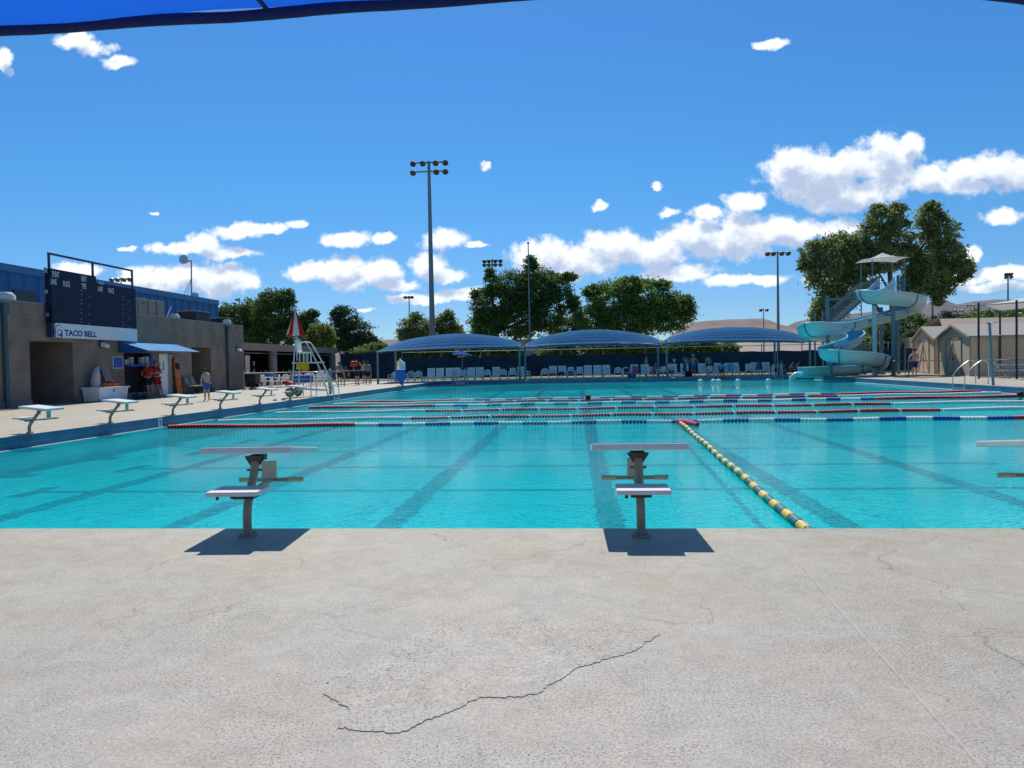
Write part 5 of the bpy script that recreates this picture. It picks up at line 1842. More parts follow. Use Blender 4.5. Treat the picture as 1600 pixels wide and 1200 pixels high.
def guard_stand(label, gx, gy, rz, umbrella):
    t = thing('lifeguard_stand', label, 'lifeguard chair', (gx, gy, 0))
    W = .42
    L = lambda x, y, z: (gx + x, gy + y, z)
    b = MB()
    for s in (-1, 1):
        b.tube(catmull([L(-.25, s * W, .1), L(-.16, s * W * .9, 1.2), L(-.08, s * W * .75, 2.25), L(.02, s * W * .7, 2.42), L(.35, s * W * .7, 2.42), L(.55, s * W * .8, 2.2), L(1.1, s * W * .95, 1.1), L(1.42, s * W, .0)], 4), .028, 8)
    b.build('frame', M['white_metal'], t)
    for i, z in enumerate((.45, .8, 1.15)):
        b = MB(); f = (2.3 - z) / 2.3
        x = .55 + (1.45 - .55) * (2.2 - z) / 2.2
        b.bar(L(x, -W, z), L(x, W, z), .06, .03); b.build('rung', M['white_metal'], t)
    b = MB(); b.bar(L(-.2, -W, 1.5), L(1.0, -W, 1.5), .05, .06); b.bar(L(-.2, W, 1.5), L(1.0, W, 1.5), .05, .06); b.box(L(.45, -W, 1.47), L(.95, W, 1.51)); b.build('foot_board', M['white_metal'], t)
    b = MB(); b.rbox(L(.02, -.28, 1.93), L(.50, .28, 1.98), .01); b.build('seat', M['plastic'], t)
    b = MB(); b.rbox((-.025, -.27, 0), (.025, .27, .58), .015, 0, Matrix.Translation(L(.02, 0, 1.97)) @ Matrix.Rotation(R(-12), 4, 'Y')); b.build('backrest', M['plastic'], t)
    for s in (-1, 1):
        for x in (.1, .44):
            b = MB(); b.bar(L(x, s * .25, 1.5), L(x, s * .25, 1.95), .04); b.build('seat_post', M['white_metal'], t)
        b = MB(); b.bar(L(-.24, s * W, .35), L(1.3, s * W, .25), .04); b.build('brace', M['white_metal'], t)
    b = MB(); b.bar(L(-.2, -W, 1.0), L(-.2, W, 1.0), .03); b.build('brace', M['white_metal'], t)
    if umbrella:
        for s in (-1, 1):
            b = MB(); b.tube([L(-.3, s * .5 - .05, .20), L(-.3, s * .5 + .05, .20)], .20, 18)
            w = b.build('wheel', M['black'], t)
            b = MB(); b.tube([L(-.3, s * .5 - .056, .20), L(-.3, s * .5 + .056, .20)], .14, 16); b.build('hub', M['galv'], w)
        b = MB(); b.cyl(L(-.3, -.5, .2), L(-.3, .5, .2), .025, 6); b.build('axle', M['dark_metal'], t)
        b = MB(); b.cyl(L(-.08, -.1, 1.6), L(-.12, -.1, 3.98), .022, 8)
        u = b.build('umbrella_pole', M['white_metal'], t)
        b = MB(); b.ball(L(-.12, -.1, 4.0), .03, 6); b.build('finial', M['white_metal'], u)
        n_ = 8
        for i in range(n_ * 1):     # folded canopy: gores hanging down
            a0, a1 = 2 * math.pi * i / n_, 2 * math.pi * (i + 1) / n_
            b = MB(); vs = []
            rr_ = 6
            for r_ in range(rr_ + 1):
                f = r_ / rr_
                z = 3.93 - 1.22 * f
                for k in range(5):
                    a = a0 + (a1 - a0) * k / 4
                    rad = (.03 + .42 * f ** 1.1) * (1 - .30 * math.sin(math.pi * k / 4) * f) * (.9 + .12 * math.sin(i * 2.1))
                    vs.append(L(-.11 + math.cos(a) * rad, -.1 + math.sin(a) * rad, z + .10 * math.sin(math.pi * k / 4) * f ** 3 - (.06 if i % 2 else 0) * f))
            b.add(vs, [(r_ * 5 + k, r_ * 5 + k + 1, (r_ + 1) * 5 + k + 1, (r_ + 1) * 5 + k) for r_ in range(rr_) for k in range(4)], 0, True)
            b.build('umbrella_panel', M['redcloth'] if i % 2 else M['whitecloth'], u)
        b = MB(); vs = []
        for k in range(9):
            for j in range(4):
                vs.append(L(.02 + k * .07, -W - .05 - .03 * math.sin(k * 1.3), 1.50 - j * .105 + .02 * math.sin(k * .9) * j))
        b.add(vs, [(k * 4 + j, k * 4 + j + 1, k * 4 + j + 5, k * 4 + j + 4) for k in range(8) for j in range(3)], 0, True)
        tag(b.build('yellow_towel', M['yellow']), 'yellow cloth hung over the foot board of the lifeguard stand', 'towel')
    return t


guard_stand('white lifeguard stand with a folded red and white umbrella on the left deck', gx, gy, 0, True)
g2 = guard_stand('white lifeguard stand cut off by the right edge of the picture', 0, 0, 0, False)
g2.location = (24.7, 40.6, 0); g2.rotation_euler.z = R(200)
b = MB(); b.box((-12.95, 34.3, .62), (-12.0, 34.34, .92), 0)
b.box((-12.95, 34.295, .74), (-12.0, 34.299, .76), 1)
tag(b.build('deck_sign', [M['signblue'], M['signwhite']]), 'small blue board standing below the yellow cloth of the lifeguard stand', 'sign')
b = MB(); b.bar((-12.5, 34.36, 0), (-12.5, 34.36, .62), .03); b.build('sign_leg', M['galv'], bpy.data.objects['deck_sign'])

# ================================================================== POOL LIFT
lx_, ly_ = -10.9, 47.4
t = thing('pool_lift', 'pool access lift with a blue seat cover near the far left corner', 'pool lift', (lx_, ly_, 0))
b = MB(); b.rbox((lx_ - .02, ly_ - .3, .42), (lx_ + .55, ly_ + .3, .5), .03); b.rbox((lx_ - .30, ly_ - .36, .45), (lx_ + .30, ly_ - .30 + .1, 1.06), .06); b.build('seat', M['blue_paint'], t)
b = MB(); b.slab([(lx_ - .22, ly_ - .25, .45), (lx_ + .22, ly_ - .25, .45), (lx_ + .12, ly_ - .2, .1), (lx_ - .05, ly_ - .2, .1)], (0, .2, 0)); b.build('foot_rest', M['blue_paint'], t)
b = MB(); b.slab([(lx_ - .18, ly_ + .2, 1.0), (lx_ + .2, ly_ + .2, 1.0), (lx_ + .18, ly_ + .2, 1.45), (lx_ - .15, ly_ + .2, 1.72)], (0, .16, 0)); b.build('mast_cover', M['plastic'], t)
b = MB(); b.cyl((lx_, ly_ + .28, 0), (lx_, ly_ + .28, 1.05), .07, 10); b.bar((lx_, ly_ + .28, 1.0), (lx_, ly_ - .1, .55), .07); b.build('mast', M['white_metal'], t)
for s in (-1, 1):
    b = MB(); b.tube([(lx_ + s * .33, ly_ - .3, .7), (lx_ + s * .33, ly_ + .1, .7)], .02, 6); b.build('armrest', M['galv'], t)
b = MB(); b.box((lx_ - .3, ly_ + .1, 0), (lx_ + .3, ly_ + .45, .04)); b.build('base', M['galv'], t)

# ================================================================== CHAIRS


def lounger():
    t = thing('sun_lounger', '-', 'lounger')
    w = .31
    b = MB()
    for s in (-1, 1):
        b.rbox((s * w - .025, -.65, .27), (s * w + .025, .62, .33), .008)
    b.box((-w, -.65, .28), (w, -.60, .33))
    b.build('frame', M['plastic'], t)
    b = MB()
    for i in range(9):
        y = -.60 + i * .12
        b.box((-w + .03, y, .30), (w - .03, y + .095, .325))
    b.build('seat', M['plastic'], t)
    mt = Matrix.Translation((0, .42, .32)) @ Matrix.Rotation(R(72), 4, 'X')
    b = MB()
    for s in (-1, 1):
        b.box((s * (w - .03) - .03, 0, -.015), (s * (w - .03) + .03, .70, .015), 0, mt)
    for i in range(6):
        b.box((-w + .06, .03 + i * .115, -.012), (w - .06, .03 + i * .115 + .088, .012), 0, mt)
    b.box((-w, .69, -.018), (w, .75, .018), 0, mt)
    b.build('backrest', M['plastic'], t)
    for s in (-1, 1):
        for y in (-.55, .5):
            b = MB(); b.bar((s * w, y, .30), (s * (w + .035), y - .03, 0), .05, .055); b.build('leg', M['plastic'], t)
    return t


def armchair(square=False):
    t = thing('patio_chair', '-', 'chair')
    w = .26
    b = MB(); b.rbox((-w, -.24, .40), (w, .22, .44), .015); b.build('seat', M['plastic'], t)
    b = MB()
    if square:
        mt = Matrix.Translation((0, .21, .44)) @ Matrix.Rotation(R(80), 4, 'X')
        for s in (-1, 1):
            b.box((s * .21 - .025, 0, -.015), (s * .21 + .025, .50, .015), 0, mt)
        b.box((-.21, .45, -.015), (.21, .50, .015), 0, mt)
        for i in range(7):
            b.box((-.185 + i * .053, .01, -.008), (-.185 + i * .053 + .036, .46, .008), 0, mt)
    else:
        pts = []
        for i in range(13):
            a = math.pi * i / 12
            pts.append((-math.cos(a) * .27, .24 + .04 * math.sin(a), .62 + math.sin(a) * .22))
        b.tube([(-.27, .20, .44)] + pts + [(.27, .20, .44)], .026, 6)
        for i in range(6):
            x = -.18 + i * .072
            zt = .62 + .22 * math.sqrt(max(0, 1 - (x / .27) ** 2))
            b.bar((x, .21, .42), (x, .27, zt), .045, .014)
    b.build('backrest', M['plastic'], t)
    for s in (-1, 1):
        b = MB(); b.tube(catmull([(s * .27, .22, .64), (s * .30, .0, .65), (s * .29, -.24, .62), (s * .28, -.27, .5)], 3), .024, 6); b.build('armrest', M['plastic'], t)
        b = MB(); b.bar((s * .28, -.25, .60), (s * .31, -.28, 0), .045, .05); b.build('leg', M['plastic'], t)
        b = MB(); b.bar((s * .26, .20, .44), (s * .29, .30, 0), .045, .05); b.build('leg', M['plastic'], t)
    return t


proto = {}
ROW = 'white plastic seats in the row beyond the pool'
seats = [(672, 'L', 0), (686, 'L', 0), (701, 'L', 0), (713, 'L', 6), (720, 'A', 0), (735, 'L', 0), (748.5, 'L', 0), (761, 'A', 0), (774.5, 'L', 0), (786, 'A', 0), (801, 'S', 0), (814.5, 'L', 4), (822, 'A', 75),
         (851.5, 'A', 0), (864, 'L', 0), (880, 'L', 8), (892, 'S', 0), (905.5, 'S', -6), (919, 'L', 0), (934, 'L', 0), (949.5, 'L', 8), (966, 'A', 0), (979, 'A', 5), (992, 'L', 0), (1008, 'L', -4), (1018, 'A', 15), (1029, 'A', -70),
         (1043, 'A', 50), (1053, 'L', 0), (1071, 'L', 0), (1099, 'L', 0), (1112, 'A', 20), (1126, 'L', 10), (1140.5, 'L', 0), (1155, 'L', 18), (1171, 'S', 0), (1184, 'L', 10), (1202, 'L', 12), (1213, 'A', 10)]
KN = {'L': 'slatted white lounger', 'A': 'white armchair with rounded back', 'S': 'white chair with square back'}
near_what = [(672, 'right of the blue lift seat'), (686, 'second right of the blue lift seat'), (701, 'just left of the tall white pool rails'), (713, 'behind the left white pool rail'), (720, 'between the two white pool rails'), (735, 'just right of the white pool rails')]
nwd = dict(near_what)
seat_at = {}
for i, (px, k, rz) in enumerate(seats):
    if k not in proto:
        proto[k] = o = lounger() if k == 'L' else armchair(k == 'S')
    else:
        o = copy_tree(proto[k])
    Y = 60.9 + (.25 if k != 'L' else .55) + ((i * 37) % 10) * .02
    p = aty(px, 590, Y)
    o.location = (p.x, Y, 0)
    o.rotation_euler.z = R(rz)
    if px in nwd:
        l = KN[k] + ' ' + nwd[px]
    else:
        n_same = sum(1 for s in seats[:i + 1] if s[1] == k)
        l = KN[k] + ', ' + (ORD[n_same - 1] if n_same <= 20 else ORD[n_same - 21]) + ' of its kind from the left in the far row'
    tag(o, l, 'lounger' if k == 'L' else 'chair', ROW)
    seat_at[px] = o
# chairs near the lift and inside the pavilion fence
extra = [(615, 599, 40, 'A', 'white armchair at the left end beside the canopy post'), (622, 598, 10, 'A', 'white armchair with its back to us, second beside the canopy post'), (629, 597, -20, 'A', 'white armchair partly hidden by the blue lift seat on its left side'),
         (643, 596.5, 10, 'A', 'white armchair directly behind the blue lift seat'), (653.5, 597, 180, 'A', 'white armchair just right of the blue lift seat with arched back'),
         (404, 606, 60, 'A', 'white armchair nearest the block building corner behind the railing'), (419, 605, -60, 'A', 'white armchair under the first pavilion column'), (430, 606, 100, 'A', 'white armchair turned sideways left of the railing post'),
         (443, 605.5, 170, 'A', 'large looking white armchair with slatted back beside the railing post'), (467, 604, 30, 'A', 'white armchair behind the red bucket'), (478, 603, 180, 'A', 'white armchair behind the legs of the lifeguard stand'),
         (497, 603, 170, 'A', 'white armchair right of the small blue board'), (506, 602, 160, 'A', 'white armchair just left of the thick grey post'), (486, 602, 200, 'S', 'white square-backed chair behind the small blue board')]
for (px, py, rz, k, l) in extra:
    o = copy_tree(proto[k]); p = onz(px, py); o.location = (p.x, p.y, 0); o.rotation_euler.z = R(rz + 180)
    tag(o, l, 'chair', 'white patio chairs on the left deck')


def table():
    t = thing('patio_table', '-', 'table')
    b = MB(); b.cyl((0, 0, .70), (0, 0, .735), .48, 20); b.build('tabletop', M['plastic'], t)
    for k in range(4):
        a = k * math.pi / 2 + .78
        b = MB(); b.bar((.34 * math.cos(a), .34 * math.sin(a), .7), (.42 * math.cos(a), .42 * math.sin(a), 0), .045); b.build('leg', M['plastic'], t)
    return t


tb = table()
for i, (px, py, l) in enumerate(((412, 605, 'white plastic table between chairs left of the pavilion column'), (455, 603, 'white plastic table behind the railing post'), (490, 602, 'white plastic table behind the small blue board'))):
    o = tb if i == 0 else copy_tree(tb)
    p = onz(px, py); o.location = (p.x - .6, p.y + 2.2, 0); tag(o, l, 'table', 'patio tables under the pavilion')
t2 = thing('side_table', 'small white side table beside the second far lounger', 'table', (0, 0, 0))
b = MB(); b.rbox((-.22, -.2, .34), (.22, .2, .38), .01); b.build('tabletop', M['plastic'], t2)
for sx in (-1, 1):
    for sy in (-1, 1):
        b = MB(); b.bar((sx * .18, sy * .16, .34), (sx * .2, sy * .18, 0), .04); b.build('leg', M['plastic'], t2)
t2.location = (aty(664, 592, 60.3).x, 60.3, 0)
for px, l in ((1118, 'small white side table with drinks between loungers on the right'), (1059, 'small white side table right of the folded white umbrella')):
    o = copy_tree(t2); o.location = (aty(px, 592, 60.5).x, 60.5, 0); tag(o, l, 'table')

# ================================================================== THINGS ON THE LEFT DECK
bx = thing('storage_box', 'long white plastic storage box against the block wall', 'storage box', (-20.1, 31, 0))
b = MB()
X0, X1, Y0, Y1 = -20.48, -19.72, 30.35, 32.4
vs = [(X0 + .04, Y0 + .05, .03), (X1 - .04, Y0 + .05, .03), (X1 - .04, Y1 - .05, .03), (X0 + .04, Y1 - .05, .03), (X0, Y0, .55), (X1, Y0, .55), (X1, Y1, .55), (X0, Y1, .55)]
b.add(vs, [(0, 3, 2, 1), (4, 5, 6, 7), (0, 1, 5, 4), (1, 2, 6, 5), (2, 3, 7, 6), (3, 0, 4, 7)]); b.build('body', M['plastic'], bx)
b = MB(); b.rbox((X0 - .02, Y0 - .07, .552), (X1 + .06, Y1 + .07, .62), .015); b.build('lid', M['plastic'], bx)
b = MB(); b.box((X1 - .02, 31.3, .40), (X1 + .02, 31.4, .52)); b.build('latch', M['galv'], bx)


def tube_buoy(name, label, c, L_, rz, r=.085, m_='red', grp=None, tilt=0):
    t = thing(name, label, 'rescue tube', c, grp)
    b = MB(); d = Vector((math.cos(R(rz)), math.sin(R(rz)), tilt)).normalized()
    C_ = Vector(c)
    b.tube([C_ - d * L_ / 2, C_ - d * L_ * .46, C_, C_ + d * L_ * .46, C_ + d * L_ / 2], [r * .6, r, r, r, r * .6], 10); b.build('foam', M[m_], t)
    b = MB(); e = C_ + d * L_ / 2
    b.tube([e, e + d * .06 + Vector((0, 0, .02)), e + d * .05 + Vector((0, 0, -.03)), e], .018, 5); b.build('strap', M['navycloth'], t)
    b = MB(); b.tube([C_ - d * .06, C_ + d * .0], r * 1.03, 10); b.build('band', M['blackcloth'], t)
    return t


RG = 'red rescue tubes on the storage box'
tube_buoy('rescue_tube', 'orange red rescue tube lying along the front of the storage box lid', (-19.95, 31.55, .71), 1.3, 90, .085, 'orange', RG)
tube_buoy('rescue_tube', 'orange red rescue tube behind the front one on the storage box', (-20.15, 31.75, .71), 1.1, 92, .085, 'red', RG)
tube_buoy('rescue_tube', 'red rescue tube tilted on top of the others', (-20.1, 31.3, .92), 1.2, 80, .08, 'red', RG, -.25)
b = MB()
b.tube([(-20.2, 30.85, .63), (-20.2, 30.83, .8), (-20.15, 30.80, 1.1), (-20.2, 30.95, 1.35), (-20.22, 31.1, 1.48)], [.16, .21, .17, .12, .03], 10, flat=.9)
tag(b.build('white_bag', M['whitecloth']), 'white bag slumped on the storage box', 'bag')
b = MB(); vs = []
for k in range(7):
    for j in range(8):
        vs.append((-20.0 - .10 * math.sin(k) + .03 * j, 30.95 + k * .07 + .02 * math.sin(j * 2), 1.50 - j * .085 - .05 * abs(k - 3)))
b.add(vs, [(k * 8 + j, k * 8 + j + 1, k * 8 + j + 9, k * 8 + j + 8) for k in range(6) for j in range(7)], 0, True)
b.add([(v[0] - .05, v[1], v[2]) for v in vs], [(k * 8 + j, k * 8 + j + 8, k * 8 + j + 9, k * 8 + j + 1) for k in range(6) for j in range(7)], 0, True)
tag(b.build('grey_towel', M['greycloth']), 'grey towel hanging over the white bag on the storage box', 'towel')
for (x, y, rx, ry, rz_, l) in ((-19.55, 32.75, .26, .18, .13, 'dark blue bag on the deck at the right end of the storage box'), (-19.5, 33.3, .22, .16, .10, 'darker small bag on the deck beside the red shirted lifeguards')):
    b = MB(); b.ball((x, y, rz_), 1, 10, 0, (ry, rx, rz_)); b.tube([(x, y - rx * .6, rz_ * 1.7), (x, y, rz_ * 2.5), (x, y + rx * .6, rz_ * 1.7)], .015, 5)
    tag(b.build('duffel_bag', M['navycloth']), l, 'bag')
b = MB(); b.box((-19.75, 30.3, .004), (-19.2, 31.5, .05)); b.tube([(-19.4, 30.4, .06), (-19.4, 31.4, .06)], .05, 8)
tag(b.build('blue_mat', M['bluecloth']), 'folded blue mat on the deck in front of the storage box', 'mat')
# spine board leaning on the wall
sbd = thing('spine_board', 'orange spine board leaning upright beside the white door', 'rescue board', (-20.4, 38.2, 0))
mt = Matrix.Translation((-20.30, 37.95, .03)) @ Matrix.Rotation(R(-5), 4, 'Y')
b = MB()
n_ = 8
pr = [(-.20, 0), (.20, 0), (.235, .5), (.25, 1.35), (.21, 1.72), (.13, 1.86), (-.13, 1.86), (-.21, 1.72), (-.25, 1.35), (-.235, .5)]
b.slab([mt @ Vector((0, y, z)) for y, z in pr], mt.to_3x3() @ Vector((-.05, 0, 0))); b.build('board', M['orange'], sbd)
b = MB()
for z in (.35, .7, 1.05, 1.4):
    for s in (-1, 1):
        b = MB(); b.box((.001, s * .19 - .02, z), (.006, s * .19 + .02, z + .12), 0, mt); b.build('hand_hole', M['blackcloth'], sbd)
b = MB(); b.box((.001, -.006, .05), (.005, .006, .8), 0, mt)
b.build('centre_groove', M['blackcloth'], sbd)
b = MB(); b.rbox((.002, -.14, 1.28), (.08, .14, 1.60), .02, 0, mt); b.build('head_block', M['navycloth'], sbd)
# pair of grey stadium chairs
for i, (y, l) in enumerate(((38.75, 'left one of two grey folding chairs leaning outside the second doorway'), (39.35, 'right one of two grey folding chairs by the second doorway'))):
    t = thing('folding_chair', l, 'chair', (-20.1, y, 0), 'grey folding chairs')
    x = -20.1
    mt = Matrix.Translation((x - .16, y, .45)) @ Matrix.Rotation(R(-20), 4, 'Y')
    b = MB(); b.rbox((-.02, -.22, .02), (.02, .22, .48), .015, 0, mt); b.build('backrest', M['greycloth'], t)
    b = MB(); b.rbox((x - .18, y - .22, .40), (x + .26, y + .22, .45), .015); b.build('seat', mat('seat_grey', (.36, .38, .40), .5), t)
    for s in (-1, 1):
        b = MB(); b.bar((x - .12, y + s * .19, .4), (x + .18, y + s * .19, 0), .03); b.bar((x + .18, y + s * .19, .4), (x - .15, y + s * .19, 0), .03); b.build('leg', M['dark_metal'], t)
# sandals on the deck
for (px, py, l) in ((430, 626, 'black flip-flop nearer the starting block'), (443, 625, 'black flip-flop nearer the lifeguard stand')):
    p = onz(px, py)
    b = MB(); b.slab([(p.x - .05, p.y - .12, .004), (p.x + .05, p.y - .12, .004), (p.x + .055, p.y + .1, .004), (p.x, p.y + .15, .004), (p.x - .055, p.y + .1, .004)], (0, 0, .03))
    b.tube([(p.x - .05, p.y, .03), (p.x, p.y + .07, .09), (p.x + .05, p.y, .03)], .012, 5)
    tag(b.build('flip_flop', M['black']), l, 'sandal', 'pair of black sandals')
# red bucket and pile
p = onz(468, 607)
b = MB(); b.ball((p.x, p.y - 1.5, .32), .3, 10, 0, (1.1, .8, .55)); b.ball((p.x - .2, p.y - 1.5, .4), .16, 8)
tag(b.build('red_bag', M['red']), 'bright red bag lying behind the last starting block', 'bag')
p = onz(403, 600)
b = MB(); b.tube([(-19.2, 49.2, .75), (-19.2, 49.2, .85), (-19.2, 49.2, .98)], [.3, .34, .12], 10); tag(b.build('blue_bag', M['bluecloth']), 'bright blue bag on the table left of the pavilion column', 'bag')
bb = bpy.data.objects['blue_bag']; q = aty(421, 592, 49.2); bb.location = (q.x + 19.2, 0, -.0)
# white banner at the building corner, trolley
q = aty(386.5, 573, 47); b = MB(); b.slab([(q.x - .12, 47.0, 1.0), (q.x + .12, 47.0, 1.0), (q.x + .16, 47.0, 2.12), (q.x - .14, 47.0, 2.12)], (0, .04, 0)); b.cyl((q.x, 47.03, 0), (q.x, 47.03, 1.0), .02, 6)
tag(b.build('white_banner', M['whitecloth']), 'narrow white banner standing at the corner of the block building', 'banner')
tt = thing('tyre_cart', 'dark wheeled cart parked at the corner of the block building', 'cart', (-19.6, 45.4, 0))
b = MB(); b.box((-19.9, 45.0, .35), (-19.3, 45.7, .95)); b.build('body', M['dark_metal'], tt)
for s in (45.0, 45.7):
    b = MB(); b.tube([(-19.6, s - .03, .22), (-19.6, s + .03, .22)], .22, 16); b.build('wheel', M['black'], tt)
b = MB(); b.bar((-19.9, 45.0, .95), (-19.95, 45.0, 1.3), .03); b.bar((-19.9, 45.7, .95), (-19.95, 45.7, 1.3), .03); b.bar((-19.95, 45, 1.3), (-19.95, 45.7, 1.3), .03); b.build('handle', M['galv'], tt)
# far little umbrella seen behind fence, pink cap umbrella etc.
q = aty(722, 554, 63.5)
b = MB(); b.tube([(q.x, 63.5, q.z), (q.x, 63.5, q.z + .02), (q.x + .1, 63.5, q.z + .32)], [.85, .83, .05], 10); b.cyl((q.x, 63.5, 0), (q.x, 63.5, q.z + .02), .025, 6, 1)
tag(b.build('parasol', [mat('pale_parasol', (.30, .42, .72), .7), M['galv']]), 'small pale blue parasol tilted under the leftmost canopy', 'parasol')
q = aty(1053.5, 562, 62.2)
b = MB(); b.tube([(q.x, 62.2, q.z + .05), (q.x, 62.2, q.z), (q.x, 62.2, q.z - .18)], [.17, .14, .04], 10); b.cyl((q.x, 62.2, 0), (q.x, 62.2, q.z - .1), .02, 6, 1)
tag(b.build('white_lamp_shade', [M['whitecloth'], M['galv']]), 'white flared cone on a thin pole behind the far chairs', 'lamp')
q = aty(1214.5, 565, 60.4)
b = MB(); b.cyl((q.x, 60.4, 0), (q.x, 60.4, 2.3), .03, 8)
tag(b.build('thin_pole', M['galv']), 'thin bare pole standing by the seated people at the far right', 'post')


def lump(name, label, cat, px, Y, z, s, m_, seed=0):
    q = aty(px, 585, Y); bm = bmesh.new(); bmesh.ops.create_icosphere(bm, subdivisions=3, radius=1)
    for v in bm.verts:
        n3 = noise.noise(v.co * 2.0 + Vector((seed, 0, 0)))
        cr_ = (abs(v.co.x) ** 1.0 * (1 if v.co.x > 0 else -1), v.co.y, v.co.z)
        n4 = noise.noise(v.co * 5.0 + Vector((seed, 3, 0)))
        v.co = Vector((max(-.82, min(.82, v.co.x)) * s[0] * 1.15, v.co.y * s[1], max(-.78, min(.78, v.co.z)) * s[2] * 1.15)) * (1 + .40 * n3 + .22 * n4)
    vs = [v.co + Vector((q.x, Y, z)) for v in bm.verts]; fs = [tuple(v.index for v in f.verts) for f in bm.faces]; bm.free()
    b = MB(); b.add(vs, fs, 0, True)
    return tag(b.build(name, m_), label, cat)


lump('folded_towel', 'pink and white towel heap on a lounger left of centre in the far row', 'towel', 864, 61.0, .40, (.28, .2, .10), M['pinkcloth'], 1)
lump('dark_bag', 'dark blue bag on the lounger next to the pink and white towel', 'bag', 877, 61.0, .42, (.22, .18, .14), M['navycloth'], 2)
lump('blue_towel', 'bright blue towel folded beside the dark bag on a far lounger', 'towel', 885, 61.0, .40, (.16, .16, .08), M['palebluecloth'], 3)
lump('dark_bag', 'dark bag on the square chair right of the bright blue towel', 'bag', 891, 61.2, .50, (.2, .16, .08), M['navycloth'], 4)
lump('white_shoes', 'small white shoes on the far pool edge left of the row', 'shoes', 838, 60.0, .05, (.18, .12, .05), M['whitecloth'], 5)
lump('dark_bag', 'dark round bag on the armchair beside the lounger with the pink clothes', 'bag', 979, 61.2, .58, (.18, .14, .18), M['navycloth'], 6)
lump('pink_towel', 'pink patterned towel draped on the lounger right of the round armchairs', 'towel', 993, 61.2, .62, (.22, .12, .30), M['pinkcloth'], 7)
lump('grey_bag', 'blue grey bag on the deck in front of the pink towel', 'bag', 987, 60.4, .2, (.32, .2, .2), mat('bag_bluegrey', (.08, .14, .22), .8), 8)
lump('dark_bag', 'black bag on the deck between two loungers in front of the two men', 'bag', 1076, 60.5, .25, (.25, .2, .24), M['blackcloth'], 9)
lump('teal_towel', 'dark teal towel hung over the lounger in front of the two men', 'towel', 1070, 61.1, .72, (.14, .08, .34), mat('teal_towel', (.03, .10, .16), .85), 10)
lump('blue_towel', 'blue and white towel draped over the sixth lounger from the slide', 'towel', 1142, 61.3, .72, (.20, .1, .34), M['palebluecloth'], 11)
lump('blue_towel', 'dark blue towel hung over a lounger back near the slide', 'towel', 1185, 61.4, .72, (.16, .08, .34), mat('towel_slate', (.06, .14, .24), .85), 12)
lump('white_towel', 'white crumpled towel on the lounger third from the slide', 'towel', 1188, 60.9, .40, (.35, .2, .08), M['whitecloth'], 13)
lump('teal_box', 'teal cool box on the deck between the seated people near the slide', 'cool box', 1224, 61.2, .28, (.30, .2, .22), M['f_teal'], 14)
b = MB(); q = aty(1128, 590, 58.85); b.tube([(q.x - .65, 58.86, -.09), (q.x, 58.86, -.07), (q.x + .65, 58.86, -.09)], [.03, .05, .03], 8)
tag(b.build('red_tube', M['red']), 'thin red tube lying against the far blue pool wall', 'float')
BUO = 'small floats along the far wall'
for px, m_, l in ((1093, 'f_white', 'leftmost white float near the far pool wall'), (1113, 'f_white', 'white float right of the leftmost one near the far wall'), (1121, 'f_white', 'smallest white float near the far wall'), (1151, 'f_red', 'dark red and white float left of the ladder near the far wall'), (1198, 'f_red', 'dark red float nearest the slide')):
    q = onz(px, 596 - (px - 1090) * .008, WZ)
    b = MB(); b.ball((q.x, q.y - .5, WZ + .05), .16, 10, 0, (1.3, 1, .7)); b.ball((q.x, q.y - .5, WZ + .12), .09, 8, 1)
    tag(b.build('float', [M['f_white'], M[m_]]), l, 'float', BUO)

# ================================================================== PEOPLE


def skin_mesh(name, V, E, Rr, m_, parent, lvl=1):
    me = bpy.data.meshes.new(name); me.from_pydata([tuple(v) for v in V], E, [])
    o = bpy.data.objects.new(name, me); COL.objects.link(o)
    o.modifiers.new('s', 'SKIN')
    sub = o.modifiers.new('b', 'SUBSURF'); sub.levels = lvl; sub.render_levels = lvl
    o.modifiers['s'].use_smooth_shade = True
    sv = me.skin_vertices[0].data
    for i, r_ in enumerate(Rr):
        sv[i].radius = (r_, r_) if not isinstance(r_, tuple) else r_
        sv[i].use_root = (i == 0)
    dg = bpy.context.evaluated_depsgraph_get()
    m2 = bpy.data.meshes.new_from_object(o.evaluated_get(dg))
    m2.name = name
    m2.materials.clear(); m2.materials.append(m_)
    bpy.data.objects.remove(o); bpy.data.meshes.remove(me)
    for p_ in m2.polygons:
        p_.use_smooth = True
    o2 = bpy.data.objects.new(name, m2); COL.objects.link(o2)
    o2.parent = parent
    return o2


